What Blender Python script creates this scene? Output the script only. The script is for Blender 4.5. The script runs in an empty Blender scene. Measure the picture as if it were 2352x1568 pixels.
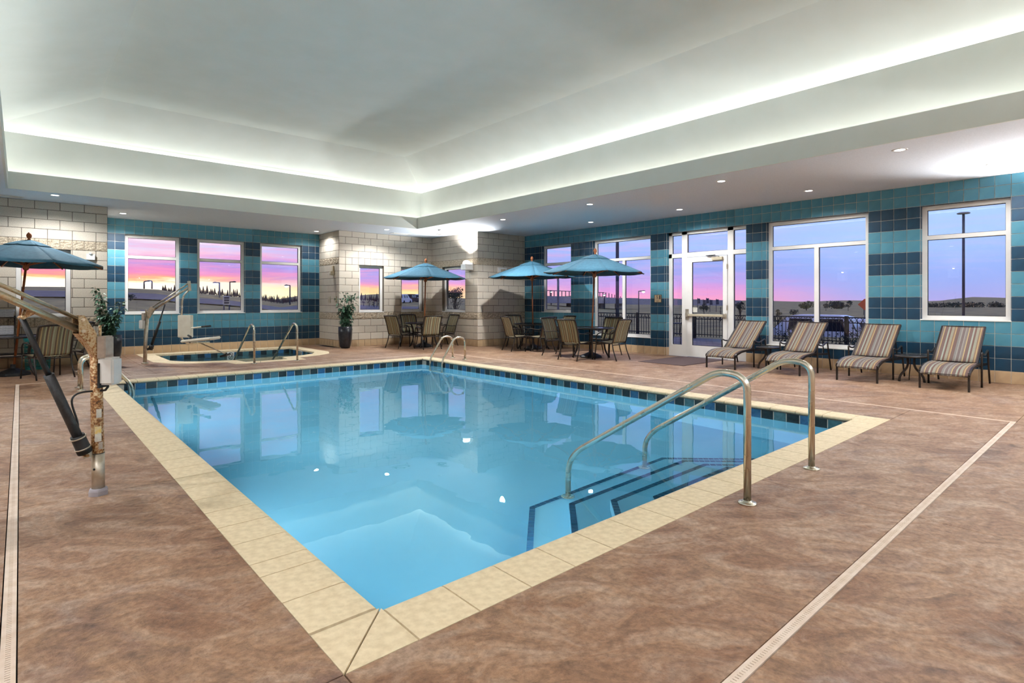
import bpy, bmesh, math, random
from mathutils import Vector, Matrix
from mathutils.geometry import tessellate_polygon

# ------------------------------------------------------------------ camera, sky, light, exposure
SC = bpy.context.scene
COL = SC.collection
R = random.Random(7)
CAM_H, YAW = 1.3439, 0.72310
FPX, HORIZON = 1279.78, 692.05
cam_d = bpy.data.cameras.new('camera')
cam_d.sensor_width = 36.0
cam_d.lens = 36.0 * FPX / 2352.0
cam_d.shift_y = -(784.0 - HORIZON) / 2352.0
cam_d.clip_start, cam_d.clip_end = 0.05, 6000
cam = bpy.data.objects.new('camera', cam_d)
COL.objects.link(cam)
cam.location = (0, 0, CAM_H)
cam.rotation_euler = (math.pi / 2, 0, -YAW)
SC.camera = cam
SC.view_settings.view_transform = 'Standard'
SC.view_settings.look = 'None'
SC.view_settings.gamma = 1.0
SC.view_settings.use_curve_mapping = False
SC.view_settings.exposure = 1.08
SC.cycles.max_bounces = 6
SC.cycles.diffuse_bounces = 3
SC.cycles.glossy_bounces = 3
SC.cycles.transmission_bounces = 4
SC.cycles.transparent_max_bounces = 8
SC.cycles.caustics_reflective = False
SC.cycles.use_adaptive_sampling = True
SC.cycles.adaptive_threshold = 0.08
SC.cycles.adaptive_min_samples = 20
SC.cycles.sample_clamp_indirect = 4.0
SC.cycles.use_denoising = True

def lin(c):
    out = []
    for v in c[:3]:
        v = v / 255.0
        out.append(v / 12.92 if v <= 0.04045 else ((v + 0.055) / 1.055) ** 2.4)
    return (out[0], out[1], out[2], 1.0)

def node(nt, t, **kw):
    n = nt.nodes.new(t)
    for k, v in kw.items():
        if k.startswith('in_'):
            n.inputs[int(k[3:])].default_value = v
        else:
            setattr(n, k, v)
    return n

def ramp(nt, stops, fac=None, interp='LINEAR'):
    n = nt.nodes.new('ShaderNodeValToRGB')
    cr = n.color_ramp
    cr.interpolation = interp
    while len(cr.elements) > 1:
        cr.elements.remove(cr.elements[-1])
    cr.elements[0].position = stops[0][0]
    cr.elements[0].color = stops[0][1]
    for p, c in stops[1:]:
        e = cr.elements.new(p)
        e.color = c
    if fac is not None:
        nt.links.new(fac, n.inputs[0])
    return n

def mathn(nt, op, a, b=None, clamp=False):
    n = nt.nodes.new('ShaderNodeMath')
    n.operation = op
    n.use_clamp = clamp
    for i, v in enumerate((a, b)):
        if v is None:
            continue
        if isinstance(v, (int, float)):
            n.inputs[i].default_value = v
        else:
            nt.links.new(v, n.inputs[i])
    return n.outputs[0]

def mixc(nt, fac, a, b, mode='MIX'):
    n = nt.nodes.new('ShaderNodeMix')
    n.data_type = 'RGBA'
    n.blend_type = mode
    for idx, v in ((0, fac), (6, a), (7, b)):
        if isinstance(v, (int, float, tuple)):
            n.inputs[idx].default_value = v
        else:
            nt.links.new(v, n.inputs[idx])
    return n.outputs[2]

# sunset sky: colours by elevation for three compass directions, broken up by long streaks of cloud
W = bpy.data.worlds.new('sunset_sky')
SC.world = W
W.use_nodes = True
wt = W.node_tree
wt.nodes.clear()
w_out = wt.nodes.new('ShaderNodeOutputWorld')
w_bg = wt.nodes.new('ShaderNodeBackground')
w_tc = wt.nodes.new('ShaderNodeTexCoord')
w_sep = wt.nodes.new('ShaderNodeSeparateXYZ')
wt.links.new(w_tc.outputs['Generated'], w_sep.inputs[0])
def sky_noise(sc, scale, detail, rough, off):
    mp = node(wt, 'ShaderNodeMapping')
    mp.inputs['Scale'].default_value = sc
    mp.inputs['Location'].default_value = (off, off * .7, off * .3)
    wt.links.new(w_tc.outputs['Generated'], mp.inputs[0])
    n = node(wt, 'ShaderNodeTexNoise')
    n.inputs['Scale'].default_value = scale
    n.inputs['Detail'].default_value = detail
    n.inputs['Roughness'].default_value = rough
    n.inputs['Distortion'].default_value = 0.4
    wt.links.new(mp.outputs[0], n.inputs['Vector'])
    return n
w_no = sky_noise((5.0, 5.0, 48.0), 2.0, 6.0, 0.62, 1.3)
w_streak = sky_noise((7.0, 7.0, 95.0), 1.6, 6.0, 0.6, 5.1)
w_z = mathn(wt, 'ADD', w_sep.outputs[2], mathn(wt, 'MULTIPLY', mathn(wt, 'SUBTRACT', w_no.outputs[0], 0.5), 0.030))
w_e = mathn(wt, 'POWER', mathn(wt, 'MAXIMUM', w_z, 0.0), 0.5, True)      # sqrt(sin elevation)
def sq(z):
    return math.sqrt(max(z, 0.0))
HI = [(sq(.22), lin((165, 172, 222))), (sq(.5), lin((120, 138, 200))), (1.0, lin((92, 112, 180)))]
sun_r = ramp(wt, [(0.0, lin((255, 236, 190))), (sq(.014), (1.25, 1.12, .86, 1)), (sq(.030), (1.15, 1.0, .74, 1)), (sq(.0345), lin((255, 186, 120))),
                  (sq(.039), lin((238, 140, 150))), (sq(.047), lin((216, 126, 186))), (sq(.056), lin((158, 130, 206))),
                  (sq(.066), lin((178, 150, 214))), (sq(.074), lin((232, 196, 214))), (sq(.085), lin((202, 194, 228))), (sq(.097), lin((240, 206, 212))), (sq(.13), lin((192, 190, 228)))] + HI, w_e)
mid_r = ramp(wt, [(0.0, lin((255, 214, 150))), (sq(.012), lin((255, 226, 160))), (sq(.021), lin((255, 192, 140))), (sq(.028), lin((232, 152, 180))),
                  (sq(.038), lin((178, 150, 214))), (sq(.055), lin((160, 152, 214))), (sq(.07), lin((192, 160, 216))), (sq(.09), lin((172, 170, 226)))] + HI, w_e)
far_r = ramp(wt, [(0.0, lin((234, 150, 176))), (sq(.010), lin((226, 150, 192))), (sq(.022), lin((206, 146, 204))), (sq(.034), lin((178, 150, 214))),
                  (sq(.055), lin((142, 154, 220))), (sq(.09), lin((148, 174, 232)))] + HI, w_e)
blu_r = ramp(wt, [(0.0, lin((170, 154, 208))), (sq(.012), lin((154, 158, 216))), (sq(.04), lin((140, 164, 226))), (sq(.13), lin((158, 190, 238)))] + HI, w_e)
w_az = mathn(wt, 'ABSOLUTE', mathn(wt, 'SUBTRACT', mathn(wt, 'ARCTAN2', w_sep.outputs[0], w_sep.outputs[1]), math.radians(4)))
def azf(a0, a1):
    m = node(wt, 'ShaderNodeMapRange', interpolation_type='SMOOTHSTEP')
    m.inputs[1].default_value, m.inputs[2].default_value = math.radians(a0), math.radians(a1)
    wt.links.new(w_az, m.inputs[0])
    return m.outputs[0]
w_c = mixc(wt, azf(3, 24), sun_r.outputs[0], mid_r.outputs[0])
w_c = mixc(wt, azf(26, 48), w_c, far_r.outputs[0])
w_c = mixc(wt, azf(56, 72), w_c, blu_r.outputs[0])
# streaks of pink and lavender cloud, thinning out away from the sunset
w_sm = ramp(wt, [(0.44, (0, 0, 0, 1)), (0.62, (1, 1, 1, 1))], w_streak.outputs[0])
w_hi = ramp(wt, [(0.0, (0, 0, 0, 1)), (sq(.03), (0, 0, 0, 1)), (sq(.045), (1, 1, 1, 1)), (sq(.25), (.6, .6, .6, 1)), (1.0, (.15, .15, .15, 1))], w_e)
w_away = mathn(wt, 'SUBTRACT', 1.0, mathn(wt, 'MULTIPLY', azf(20, 70), 0.75))
w_f = mathn(wt, 'MULTIPLY', mathn(wt, 'MULTIPLY', mathn(wt, 'MULTIPLY', w_sm.outputs[0], w_hi.outputs[0]), w_away), 0.5)
w_pink = mixc(wt, azf(25, 70), lin((246, 150, 178)), lin((214, 176, 220)))
w_c = mixc(wt, w_f, w_c, w_pink)
wt.links.new(w_c, w_bg.inputs[0])
w_bg.inputs[1].default_value = 0.66
wt.links.new(w_bg.outputs[0], w_out.inputs[0])

# ------------------------------------------------------------------ main measures (metres)
T = 0.2032                       # one tile / one block course
XR, YF, ZC = 12.0785, 16.9794, 3.4226
YL = 15.09                       # block wall at the left of the far end
XA0, YA = 6.98, 15.55            # alcove: return wall, far wall
XA1, YA1 = 10.18, 13.07          # alcove: side wall, front wall
XW, YN = -3.6, -3.0              # walls out of view
XLE = 1.44                       # end of the left block wall
TX0, TX1, TY0, TY1 = -0.17, 8.53, -0.30, 13.77     # opening of the ceiling tray
PX0, PX1, PY0, PY1 = 1.185, 7.125, 2.215, 11.27    # pool, inside edge of the coping
CW = 0.31                                          # coping width
WZ = -0.14                                         # water level

# lamps in the two cove troughs of the ceiling tray
def area(name, loc, rot, sx, sy, power, color, parent=None, spread=math.pi):
    d = bpy.data.lights.new(name, 'AREA')
    d.shape = 'RECTANGLE'
    d.size, d.size_y = sx, sy
    d.energy = power
    d.color = color
    d.spread = spread
    o = bpy.data.objects.new(name, d)
    COL.objects.link(o)
    o.location = loc
    o.rotation_euler = rot
    return o
COVE_W = (0.99, 1.0, 0.97)
POOL_P = 225.0
LOW_P, UP_P = 2.0, 3.3         # watts per metre
cx, cy = (TX0 + TX1) / 2, (TY0 + TY1) / 2
for (z, off, ppm, wdt) in ((3.52, 0.19, LOW_P, 0.22), (4.36, 0.60, UP_P, 0.16)):
    lx, ly = TX1 - TX0 + 2 * off - 0.2, TY1 - TY0 + 2 * off - 0.2
    tl = math.radians(28) if z > 4 else 0.0          # the upper lamps lean towards the middle of the room
    area('cove_lamp', (TX1 + off, cy, z), (math.pi, -tl, 0), wdt, ly, ppm * ly, COVE_W)
    area('cove_lamp', (TX0 - off, cy, z), (math.pi, tl, 0), wdt, ly, ppm * ly, COVE_W)
    area('cove_lamp', (cx, TY1 + off, z), (math.pi - tl, 0, 0), lx, wdt, ppm * lx, COVE_W)
    area('cove_lamp', (cx, TY0 - off, z), (math.pi + tl, 0, 0), lx, wdt, ppm * lx, COVE_W)

# ------------------------------------------------------------------ mesh helpers
class MB:
    def __init__(self):
        self.v, self.f, self.m, self.mats = [], [], [], []
        self.sm = []
    def mi(self, mat):
        if mat not in self.mats:
            self.mats.append(mat)
        return self.mats.index(mat)
    def add(self, vs, fs, mat=None, smooth=False):
        b = len(self.v)
        self.v += [tuple(p) for p in vs]
        i = self.mi(mat) if mat is not None else 0
        for f in fs:
            self.f.append(tuple(b + k for k in f))
            self.m.append(i)
            self.sm.append(smooth)
        return self
    def box(self, x0, y0, z0, x1, y1, z1, mat=None):
        if x0 > x1: x0, x1 = x1, x0
        if y0 > y1: y0, y1 = y1, y0
        if z0 > z1: z0, z1 = z1, z0
        vs = [(x0, y0, z0), (x1, y0, z0), (x1, y1, z0), (x0, y1, z0), (x0, y0, z1), (x1, y0, z1), (x1, y1, z1), (x0, y1, z1)]
        fs = [(0, 3, 2, 1), (4, 5, 6, 7), (0, 1, 5, 4), (1, 2, 6, 5), (2, 3, 7, 6), (3, 0, 4, 7)]
        return self.add(vs, fs, mat)
    def rbox(self, x0, y0, z0, x1, y1, z1, r, mat=None):
        """box with chamfered edges"""
        b = bmesh.new()
        bmesh.ops.create_cube(b, size=1.0)
        for v in b.verts:
            v.co = Vector(((x0 + x1) / 2 + v.co.x * abs(x1 - x0), (y0 + y1) / 2 + v.co.y * abs(y1 - y0), (z0 + z1) / 2 + v.co.z * abs(z1 - z0)))
        bmesh.ops.bevel(b, geom=b.edges[:], offset=r, segments=2, affect='EDGES', profile=0.6)
        b.verts.index_update()
        self.add([v.co[:] for v in b.verts], [[v.index for v in f.verts] for f in b.faces], mat)
        b.free()
        return self
    def bar(self, p, q, w, h, mat=None, up=(0, 0, 1)):
        """rectangular bar from p to q"""
        p, q = Vector(p), Vector(q)
        d = (q - p).normalized()
        u = Vector(up)
        if abs(d.dot(u)) > 0.98:
            u = Vector((1, 0, 0))
        s = d.cross(u).normalized()
        u = s.cross(d).normalized()
        vs = []
        for c in (p, q):
            for a, b in ((-1, -1), (1, -1), (1, 1), (-1, 1)):
                vs.append(c + s * (a * w / 2) + u * (b * h / 2))
        return self.add(vs, [(3, 2, 1, 0), (4, 5, 6, 7), (0, 1, 5, 4), (1, 2, 6, 5), (2, 3, 7, 6), (3, 0, 4, 7)], mat)
    def tube(self, pts, r, n=10, mat=None, closed=False, caps=True):
        pts = [Vector(p) for p in pts]
        N = len(pts)
        rad = r if isinstance(r, (list, tuple)) else [r] * N
        ref = None
        vs, fs = [], []
        for i, p in enumerate(pts):
            if closed:
                d = (pts[(i + 1) % N] - pts[i - 1])
            elif i == 0:
                d = pts[1] - pts[0]
            elif i == N - 1:
                d = pts[-1] - pts[-2]
            else:
                d = (pts[i + 1] - p).normalized() + (p - pts[i - 1]).normalized()
            if d.length < 1e-9:
                d = Vector((0, 0, 1))
            d.normalize()
            if ref is None:
                ref = Vector((0, 0, 1)) if abs(d.z) < 0.9 else Vector((1, 0, 0))
            s = d.cross(ref)
            if s.length < 1e-4:
                s = d.cross(Vector((0, 1, 0.3)))
            s.normalize()
            u = s.cross(d).normalized()
            ref = u
            for k in range(n):
                a = 2 * math.pi * k / n
                vs.append(p + (s * math.cos(a) + u * math.sin(a)) * rad[i])
        m = N if closed else N - 1
        for i in range(m):
            j = (i + 1) % N
            for k in range(n):
                k2 = (k + 1) % n
                fs.append((i * n + k, i * n + k2, j * n + k2, j * n + k))
        self.add(vs, fs, mat, True)
        if caps and not closed:
            b = len(self.v) - len(vs)
            i = self.mi(mat) if mat is not None else 0
            self.f.append(tuple(b + k for k in reversed(range(n)))); self.m.append(i); self.sm.append(False)
            self.f.append(tuple(b + (N - 1) * n + k for k in range(n))); self.m.append(i); self.sm.append(False)
        return self
    def lathe(self, prof, c=(0, 0, 0), n=24, mat=None, smooth=True, rot=0.0):
        vs, fs = [], []
        for (r, z) in prof:
            for k in range(n):
                a = 2 * math.pi * k / n + rot
                vs.append((c[0] + r * math.cos(a), c[1] + r * math.sin(a), c[2] + z))
        for i in range(len(prof) - 1):
            for k in range(n):
                k2 = (k + 1) % n
                fs.append((i * n + k, i * n + k2, (i + 1) * n + k2, (i + 1) * n + k))
        if prof[0] != prof[-1]:
            fs.append(tuple(reversed(range(n))))
            fs.append(tuple((len(prof) - 1) * n + k for k in range(n)))
        return self.add(vs, fs, mat, smooth)
    def prism(self, poly, z0, z1, mat=None, holes=()):
        loops = [list(poly)] + [list(h) for h in holes]
        tris = tessellate_polygon([[Vector((p[0], p[1], 0)) for p in l] for l in loops])
        flat = [p for l in loops for p in l]
        n = len(flat)
        vs = [(p[0], p[1], z1) for p in flat] + [(p[0], p[1], z0) for p in flat]
        fs = []
        for t in tris:
            a, b, c = (flat[i] for i in t)
            cr = (b[0] - a[0]) * (c[1] - a[1]) - (b[1] - a[1]) * (c[0] - a[0])
            if abs(cr) < 1e-12:
                continue
            t = tuple(t) if cr > 0 else (t[0], t[2], t[1])
            fs.append(t)
            fs.append((t[0] + n, t[2] + n, t[1] + n))
        o = 0
        for li, l in enumerate(loops):
            A = sum(l[i][0] * l[(i + 1) % len(l)][1] - l[(i + 1) % len(l)][0] * l[i][1] for i in range(len(l)))
            for i in range(len(l)):
                j = (i + 1) % len(l)
                ccw = (A > 0) == (li == 0)
                q = (o + i + n, o + j + n, o + j, o + i) if ccw else (o + j + n, o + i + n, o + i, o + j)
                fs.append(q)
            o += len(l)
        return self.add(vs, fs, mat)
    def grid(self, fn, nu, nv, mat=None, smooth=True):
        vs = [fn(i / nu, j / nv) for j in range(nv + 1) for i in range(nu + 1)]
        fs = [(j * (nu + 1) + i, j * (nu + 1) + i + 1, (j + 1) * (nu + 1) + i + 1, (j + 1) * (nu + 1) + i) for j in range(nv) for i in range(nu)]
        return self.add(vs, fs, mat, smooth)
    def sheet(self, fn, nu, nv, th, mat=None):
        """a curved sheet with thickness; fn(u, v) -> point"""
        P = [[Vector(fn(i / nu, j / nv)) for i in range(nu + 1)] for j in range(nv + 1)]
        top, bot = [], []
        for j in range(nv + 1):
            for i in range(nu + 1):
                du = P[j][min(i + 1, nu)] - P[j][max(i - 1, 0)]
                dv = P[min(j + 1, nv)][i] - P[max(j - 1, 0)][i]
                nn = du.cross(dv)
                nn = nn.normalized() if nn.length > 1e-9 else Vector((0, 0, 1))
                top.append(P[j][i] + nn * th / 2)
                bot.append(P[j][i] - nn * th / 2)
        w = nu + 1
        n = len(top)
        fs = []
        for j in range(nv):
            for i in range(nu):
                a, b, c, d = j * w + i, j * w + i + 1, (j + 1) * w + i + 1, (j + 1) * w + i
                fs.append((a, b, c, d))
                fs.append((a + n, d + n, c + n, b + n))
        for i in range(nu):
            fs.append((i + 1, i, i + n, i + 1 + n))
            a, b = nv * w + i, nv * w + i + 1
            fs.append((a, b, b + n, a + n))
        for j in range(nv):
            a, b = j * w, (j + 1) * w
            fs.append((a, b, b + n, a + n))
            a, b = j * w + nu, (j + 1) * w + nu
            fs.append((b, a, a + n, b + n))
        return self.add(top + bot, fs, mat, True)
    def mesh(self, name):
        me = bpy.data.meshes.new(name)
        me.from_pydata(self.v, [], self.f)
        for m in self.mats:
            me.materials.append(m)
        me.polygons.foreach_set('material_index', self.m)
        me.polygons.foreach_set('use_smooth', self.sm)
        me.update()
        return me
    def build(self, name, mat=None, parent=None):
        if mat is not None:
            self.mats = [mat]
            self.m = [0] * len(self.f)
        return link(name, self.mesh(name), parent)

def link(name, me, parent=None, loc=None, rot=None):
    o = bpy.data.objects.new(name, me)
    COL.objects.link(o)
    if parent is not None:
        o.parent = parent
    if loc is not None:
        o.location = loc
    if rot is not None:
        o.rotation_euler = rot
    return o

def thing(name, label, cat, loc=(0, 0, 0), rz=0.0, group=None):
    o = bpy.data.objects.new(name, None)
    o.empty_display_size = 0.1
    COL.objects.link(o)
    o.location = loc
    o.rotation_euler = (0, 0, rz)
    return tag(o, label, cat, group)

def tag(o, label=None, cat=None, group=None, kind=None):
    if label: o['label'] = label
    if cat: o['category'] = cat
    if group: o['group'] = group
    if kind: o['kind'] = kind
    return o

def struct(o):
    o['kind'] = 'structure'
    return o

def copy_tree(o, parent=None):
    c = o.copy()
    COL.objects.link(c)
    c.parent = parent
    for ch in list(o.children):
        copy_tree(ch, c)
    return c

def smooth_path(pts, r=0.06, n=5):
    """polyline with rounded corners"""
    pts = [Vector(p) for p in pts]
    out = [pts[0]]
    for i in range(1, len(pts) - 1):
        a, b, c = pts[i - 1], pts[i], pts[i + 1]
        d1, d2 = (a - b), (c - b)
        rr = min(r, d1.length * .48, d2.length * .48)
        p, q = b + d1.normalized() * rr, b + d2.normalized() * rr
        for k in range(n + 1):
            t = k / n
            out.append(p * (1 - t) ** 2 + b * 2 * t * (1 - t) + q * t * t)
    out.append(pts[-1])
    return out

# ------------------------------------------------------------------ materials
def pm(name, c1, c2=None, scale=8.0, rough=0.5, metal=0.0, bump=0.0, bscale=None, detail=4.0, spec=0.5, stretch=None, lo=0.35, hi=0.65, rough2=None, coat=0.0):
    m = bpy.data.materials.new(name)
    m.use_nodes = True
    nt = m.node_tree
    bs = nt.nodes['Principled BSDF']
    bs.inputs['Roughness'].default_value = rough
    bs.inputs['Metallic'].default_value = metal
    bs.inputs['Specular IOR Level'].default_value = spec
    if coat:
        bs.inputs['Coat Weight'].default_value = coat
        bs.inputs['Coat Roughness'].default_value = 0.1
    tc = nt.nodes.new('ShaderNodeTexCoord')
    src = tc.outputs['Object']
    if stretch:
        mp = nt.nodes.new('ShaderNodeMapping')
        mp.inputs['Scale'].default_value = stretch
        nt.links.new(src, mp.inputs[0])
        src = mp.outputs[0]
    no = nt.nodes.new('ShaderNodeTexNoise')
    no.inputs['Scale'].default_value = scale
    no.inputs['Detail'].default_value = detail
    nt.links.new(src, no.inputs['Vector'])
    c2 = c2 or tuple(min(255, v * 0.86) for v in c1)
    rp = ramp(nt, [(lo, lin(c1)), (hi, lin(c2))], no.outputs[0])
    nt.links.new(rp.outputs[0], bs.inputs['Base Color'])
    if rough2 is not None:
        mr = nt.nodes.new('ShaderNodeMapRange')
        mr.inputs[3].default_value, mr.inputs[4].default_value = rough, rough2
        nt.links.new(no.outputs[0], mr.inputs[0])
        nt.links.new(mr.outputs[0], bs.inputs['Roughness'])
    if bump:
        nb = nt.nodes.new('ShaderNodeTexNoise')
        nb.inputs['Scale'].default_value = bscale or scale * 4
        nb.inputs['Detail'].default_value = 4
        nt.links.new(src, nb.inputs['Vector'])
        bp = nt.nodes.new('ShaderNodeBump')
        bp.inputs['Strength'].default_value = bump
        bp.inputs['Distance'].default_value = 0.01
        nt.links.new(nb.outputs[0], bp.inputs['Height'])
        nt.links.new(bp.outputs[0], bs.inputs['Normal'])
    return m

def emit(name, color, strength):
    m = bpy.data.materials.new(name)
    m.use_nodes = True
    nt = m.node_tree
    nt.nodes.clear()
    o = nt.nodes.new('ShaderNodeOutputMaterial')
    e = nt.nodes.new('ShaderNodeEmission')
    e.inputs[0].default_value = (*color, 1)
    e.inputs[1].default_value = strength
    nt.links.new(e.outputs[0], o.inputs[0])
    return m

def glass_pane(name, tint=(0.97, 0.98, 1.0), ior=1.5):
    m = bpy.data.materials.new(name)
    m.use_nodes = True
    nt = m.node_tree
    nt.nodes.clear()
    o = nt.nodes.new('ShaderNodeOutputMaterial')
    lw = nt.nodes.new('ShaderNodeLayerWeight')
    lw.inputs[0].default_value = 0.5
    refl = mathn(nt, 'ADD', mathn(nt, 'MULTIPLY', mathn(nt, 'POWER', lw.outputs['Facing'], 5.0), 0.86), 0.09)
    tr = nt.nodes.new('ShaderNodeBsdfTransparent')
    tr.inputs[0].default_value = (*tint, 1)
    gl = nt.nodes.new('ShaderNodeBsdfGlossy')
    gl.inputs['Roughness'].default_value = 0.0
    mx = nt.nodes.new('ShaderNodeMixShader')
    nt.links.new(refl, mx.inputs[0])
    nt.links.new(tr.outputs[0], mx.inputs[1])
    nt.links.new(gl.outputs[0], mx.inputs[2])
    nt.links.new(mx.outputs[0], o.inputs[0])
    return m

def water_mat(name, tint):
    m = bpy.data.materials.new(name)
    m.use_nodes = True
    nt = m.node_tree
    nt.nodes.clear()
    o = nt.nodes.new('ShaderNodeOutputMaterial')
    g = nt.nodes.new('ShaderNodeBsdfGlass')
    g.inputs['Color'].default_value = (*tint, 1)
    g.inputs['Roughness'].default_value = 0.0
    g.inputs['IOR'].default_value = 1.33
    tc = nt.nodes.new('ShaderNodeTexCoord')
    no = nt.nodes.new('ShaderNodeTexNoise')
    no.inputs['Scale'].default_value = 2.2
    no.inputs['Detail'].default_value = 2.0
    nt.links.new(tc.outputs['Object'], no.inputs['Vector'])
    bp = nt.nodes.new('ShaderNodeBump')
    bp.inputs['Strength'].default_value = 0.035
    bp.inputs['Distance'].default_value = 0.05
    nt.links.new(no.outputs[0], bp.inputs['Height'])
    nt.links.new(bp.outputs[0], g.inputs['Normal'])
    nt.links.new(g.outputs[0], o.inputs[0])
    return m

M = {}
M['tile_light'] = pm('tile_light_teal', (78, 138, 156), (66, 126, 146), 3.0, 0.42, bump=0.08, bscale=260, spec=0.5)
M['tile_dark'] = pm('tile_deep_blue', (12, 60, 86), (6, 48, 72), 3.0, 0.38, bump=0.08, bscale=260, spec=0.5)
M['tile_tan'] = pm('tile_tan', (196, 168, 132), (182, 154, 120), 4.0, 0.42, bump=0.1, bscale=200)
M['grout'] = pm('grout_beige', (214, 204, 190), (200, 190, 176), 20, 0.9)
M['block'] = pm('ground_face_block', (218, 207, 190), (176, 164, 148), 120, 0.85, bump=0.25, bscale=160, detail=6, lo=0.38, hi=0.66)
M['split'] = pm('split_face_block', (206, 190, 166), (140, 124, 104), 45, 0.95, bump=0.7, bscale=60, detail=8, lo=0.36, hi=0.68)
M['mortar'] = pm('mortar_grey', (118, 108, 96), (104, 94, 84), 30, 0.95)
M['paint'] = pm('ceiling_paint_cream', (222, 225, 219), (218, 221, 214), 2.0, 0.9)
M['soffit'] = pm('soffit_texture_paint', (230, 234, 240), (222, 226, 232), 60, 0.95, bump=0.15, bscale=240)
M['white'] = pm('white_powder_coat', (240, 237, 232), (234, 230, 224), 3.0, 0.4)
M['plaster'] = pm('pool_plaster_blue', (152, 216, 240), (144, 210, 236), 1.4, 0.8)
M['wl_black'] = pm('waterline_black', (30, 48, 56), (20, 36, 44), 30, 0.3, spec=0.6)
M['wl_teal'] = pm('waterline_teal', (72, 120, 132), (58, 102, 114), 30, 0.3, spec=0.6)
M['wl_blue'] = pm('waterline_blue', (46, 108, 154), (36, 88, 132), 30, 0.3, spec=0.6)
M['trim_tile'] = pm('step_edge_tile', (28, 92, 130), (18, 74, 112), 20, 0.3)
M['coping'] = pm('coping_cast_stone', (236, 216, 180), (220, 198, 160), 26, 0.7, bump=0.15, bscale=120, detail=8)
M['steel'] = pm('brushed_steel', (226, 220, 206), (206, 196, 176), 6, 0.2, metal=1.0, rough2=0.34)
M['steel_dull'] = pm('weathered_steel', (206, 198, 184), (176, 160, 138), 14, 0.34, metal=0.9, rough2=0.5)
M['frame_bronze'] = pm('dark_bronze_tube', (52, 44, 40), (40, 34, 32), 20, 0.38, metal=0.3)
M['black'] = pm('black_plastic', (26, 26, 28), (18, 18, 20), 30, 0.5)
M['pot'] = pm('black_glazed_pot', (40, 42, 50), (24, 25, 30), 16, 0.3, bump=0.1)
M['soil'] = pm('potting_soil', (70, 54, 42), (46, 34, 26), 60, 0.95, bump=0.6)
M['leaf'] = pm('leaf_green', (92, 132, 102), (44, 80, 60), 14, 0.4)
M['stem'] = pm('stem_brown', (96, 78, 56), (70, 56, 40), 20, 0.8)
M['wood'] = pm('varnished_wood', (168, 96, 48), (128, 66, 30), 12, 0.4, stretch=(8, 8, 1))
M['canvas'] = pm('teal_canvas', (52, 98, 118), (45, 88, 108), 18, 0.9, bump=0.12, bscale=400)
M['glass'] = glass_pane('window_glass')
M['tabletop'] = pm('smoked_table_top', (54, 52, 52), (40, 38, 38), 60, 0.16, spec=0.6)
M['mat_rug'] = pm('ribbed_entry_mat', (104, 84, 80), (84, 66, 66), 90, 0.95, bump=0.5, bscale=300)
M['drain'] = pm('drain_cream_plastic', (226, 206, 188), (214, 190, 168), 14, 0.6)
M['dark_gap'] = pm('drain_channel_dark', (50, 44, 40), (30, 26, 24), 20, 0.9)
M['beige_plastic'] = pm('beige_plastic', (196, 184, 158), (186, 174, 148), 10, 0.5)
M['white_plastic'] = pm('white_plastic', (232, 230, 226), (222, 220, 216), 10, 0.4)
M['grey_plastic'] = pm('grey_box', (186, 172, 158), (170, 154, 140), 20, 0.5)
M['teal_plastic'] = pm('teal_plastic', (36, 150, 150), (26, 130, 132), 10, 0.4)
M['towel'] = pm('white_terry', (226, 228, 234), (196, 200, 212), 50, 0.95, bump=0.5, bscale=200)
M['cream_seat'] = pm('cream_moulded_seat', (238, 232, 216), (228, 220, 202), 8, 0.5)
M['sticker_yellow'] = pm('yellow_sticker', (232, 200, 110), (226, 216, 190), 30, 0.6)
M['sticker_white'] = pm('white_sticker', (228, 224, 210), (200, 196, 186), 40, 0.6)
M['concrete'] = pm('concrete', (176, 170, 176), (150, 146, 152), 6, 0.9)
M['lens'] = emit('downlight_lens', (1.0, 0.97, 0.94), 5.0)
M['sconce_lens'] = emit('sconce_lens', (1.0, 0.99, 0.97), 2.5)
M['lamp_glow'] = emit('street_lamp_glow', (1.0, 0.92, 0.72), 12.0)

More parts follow.
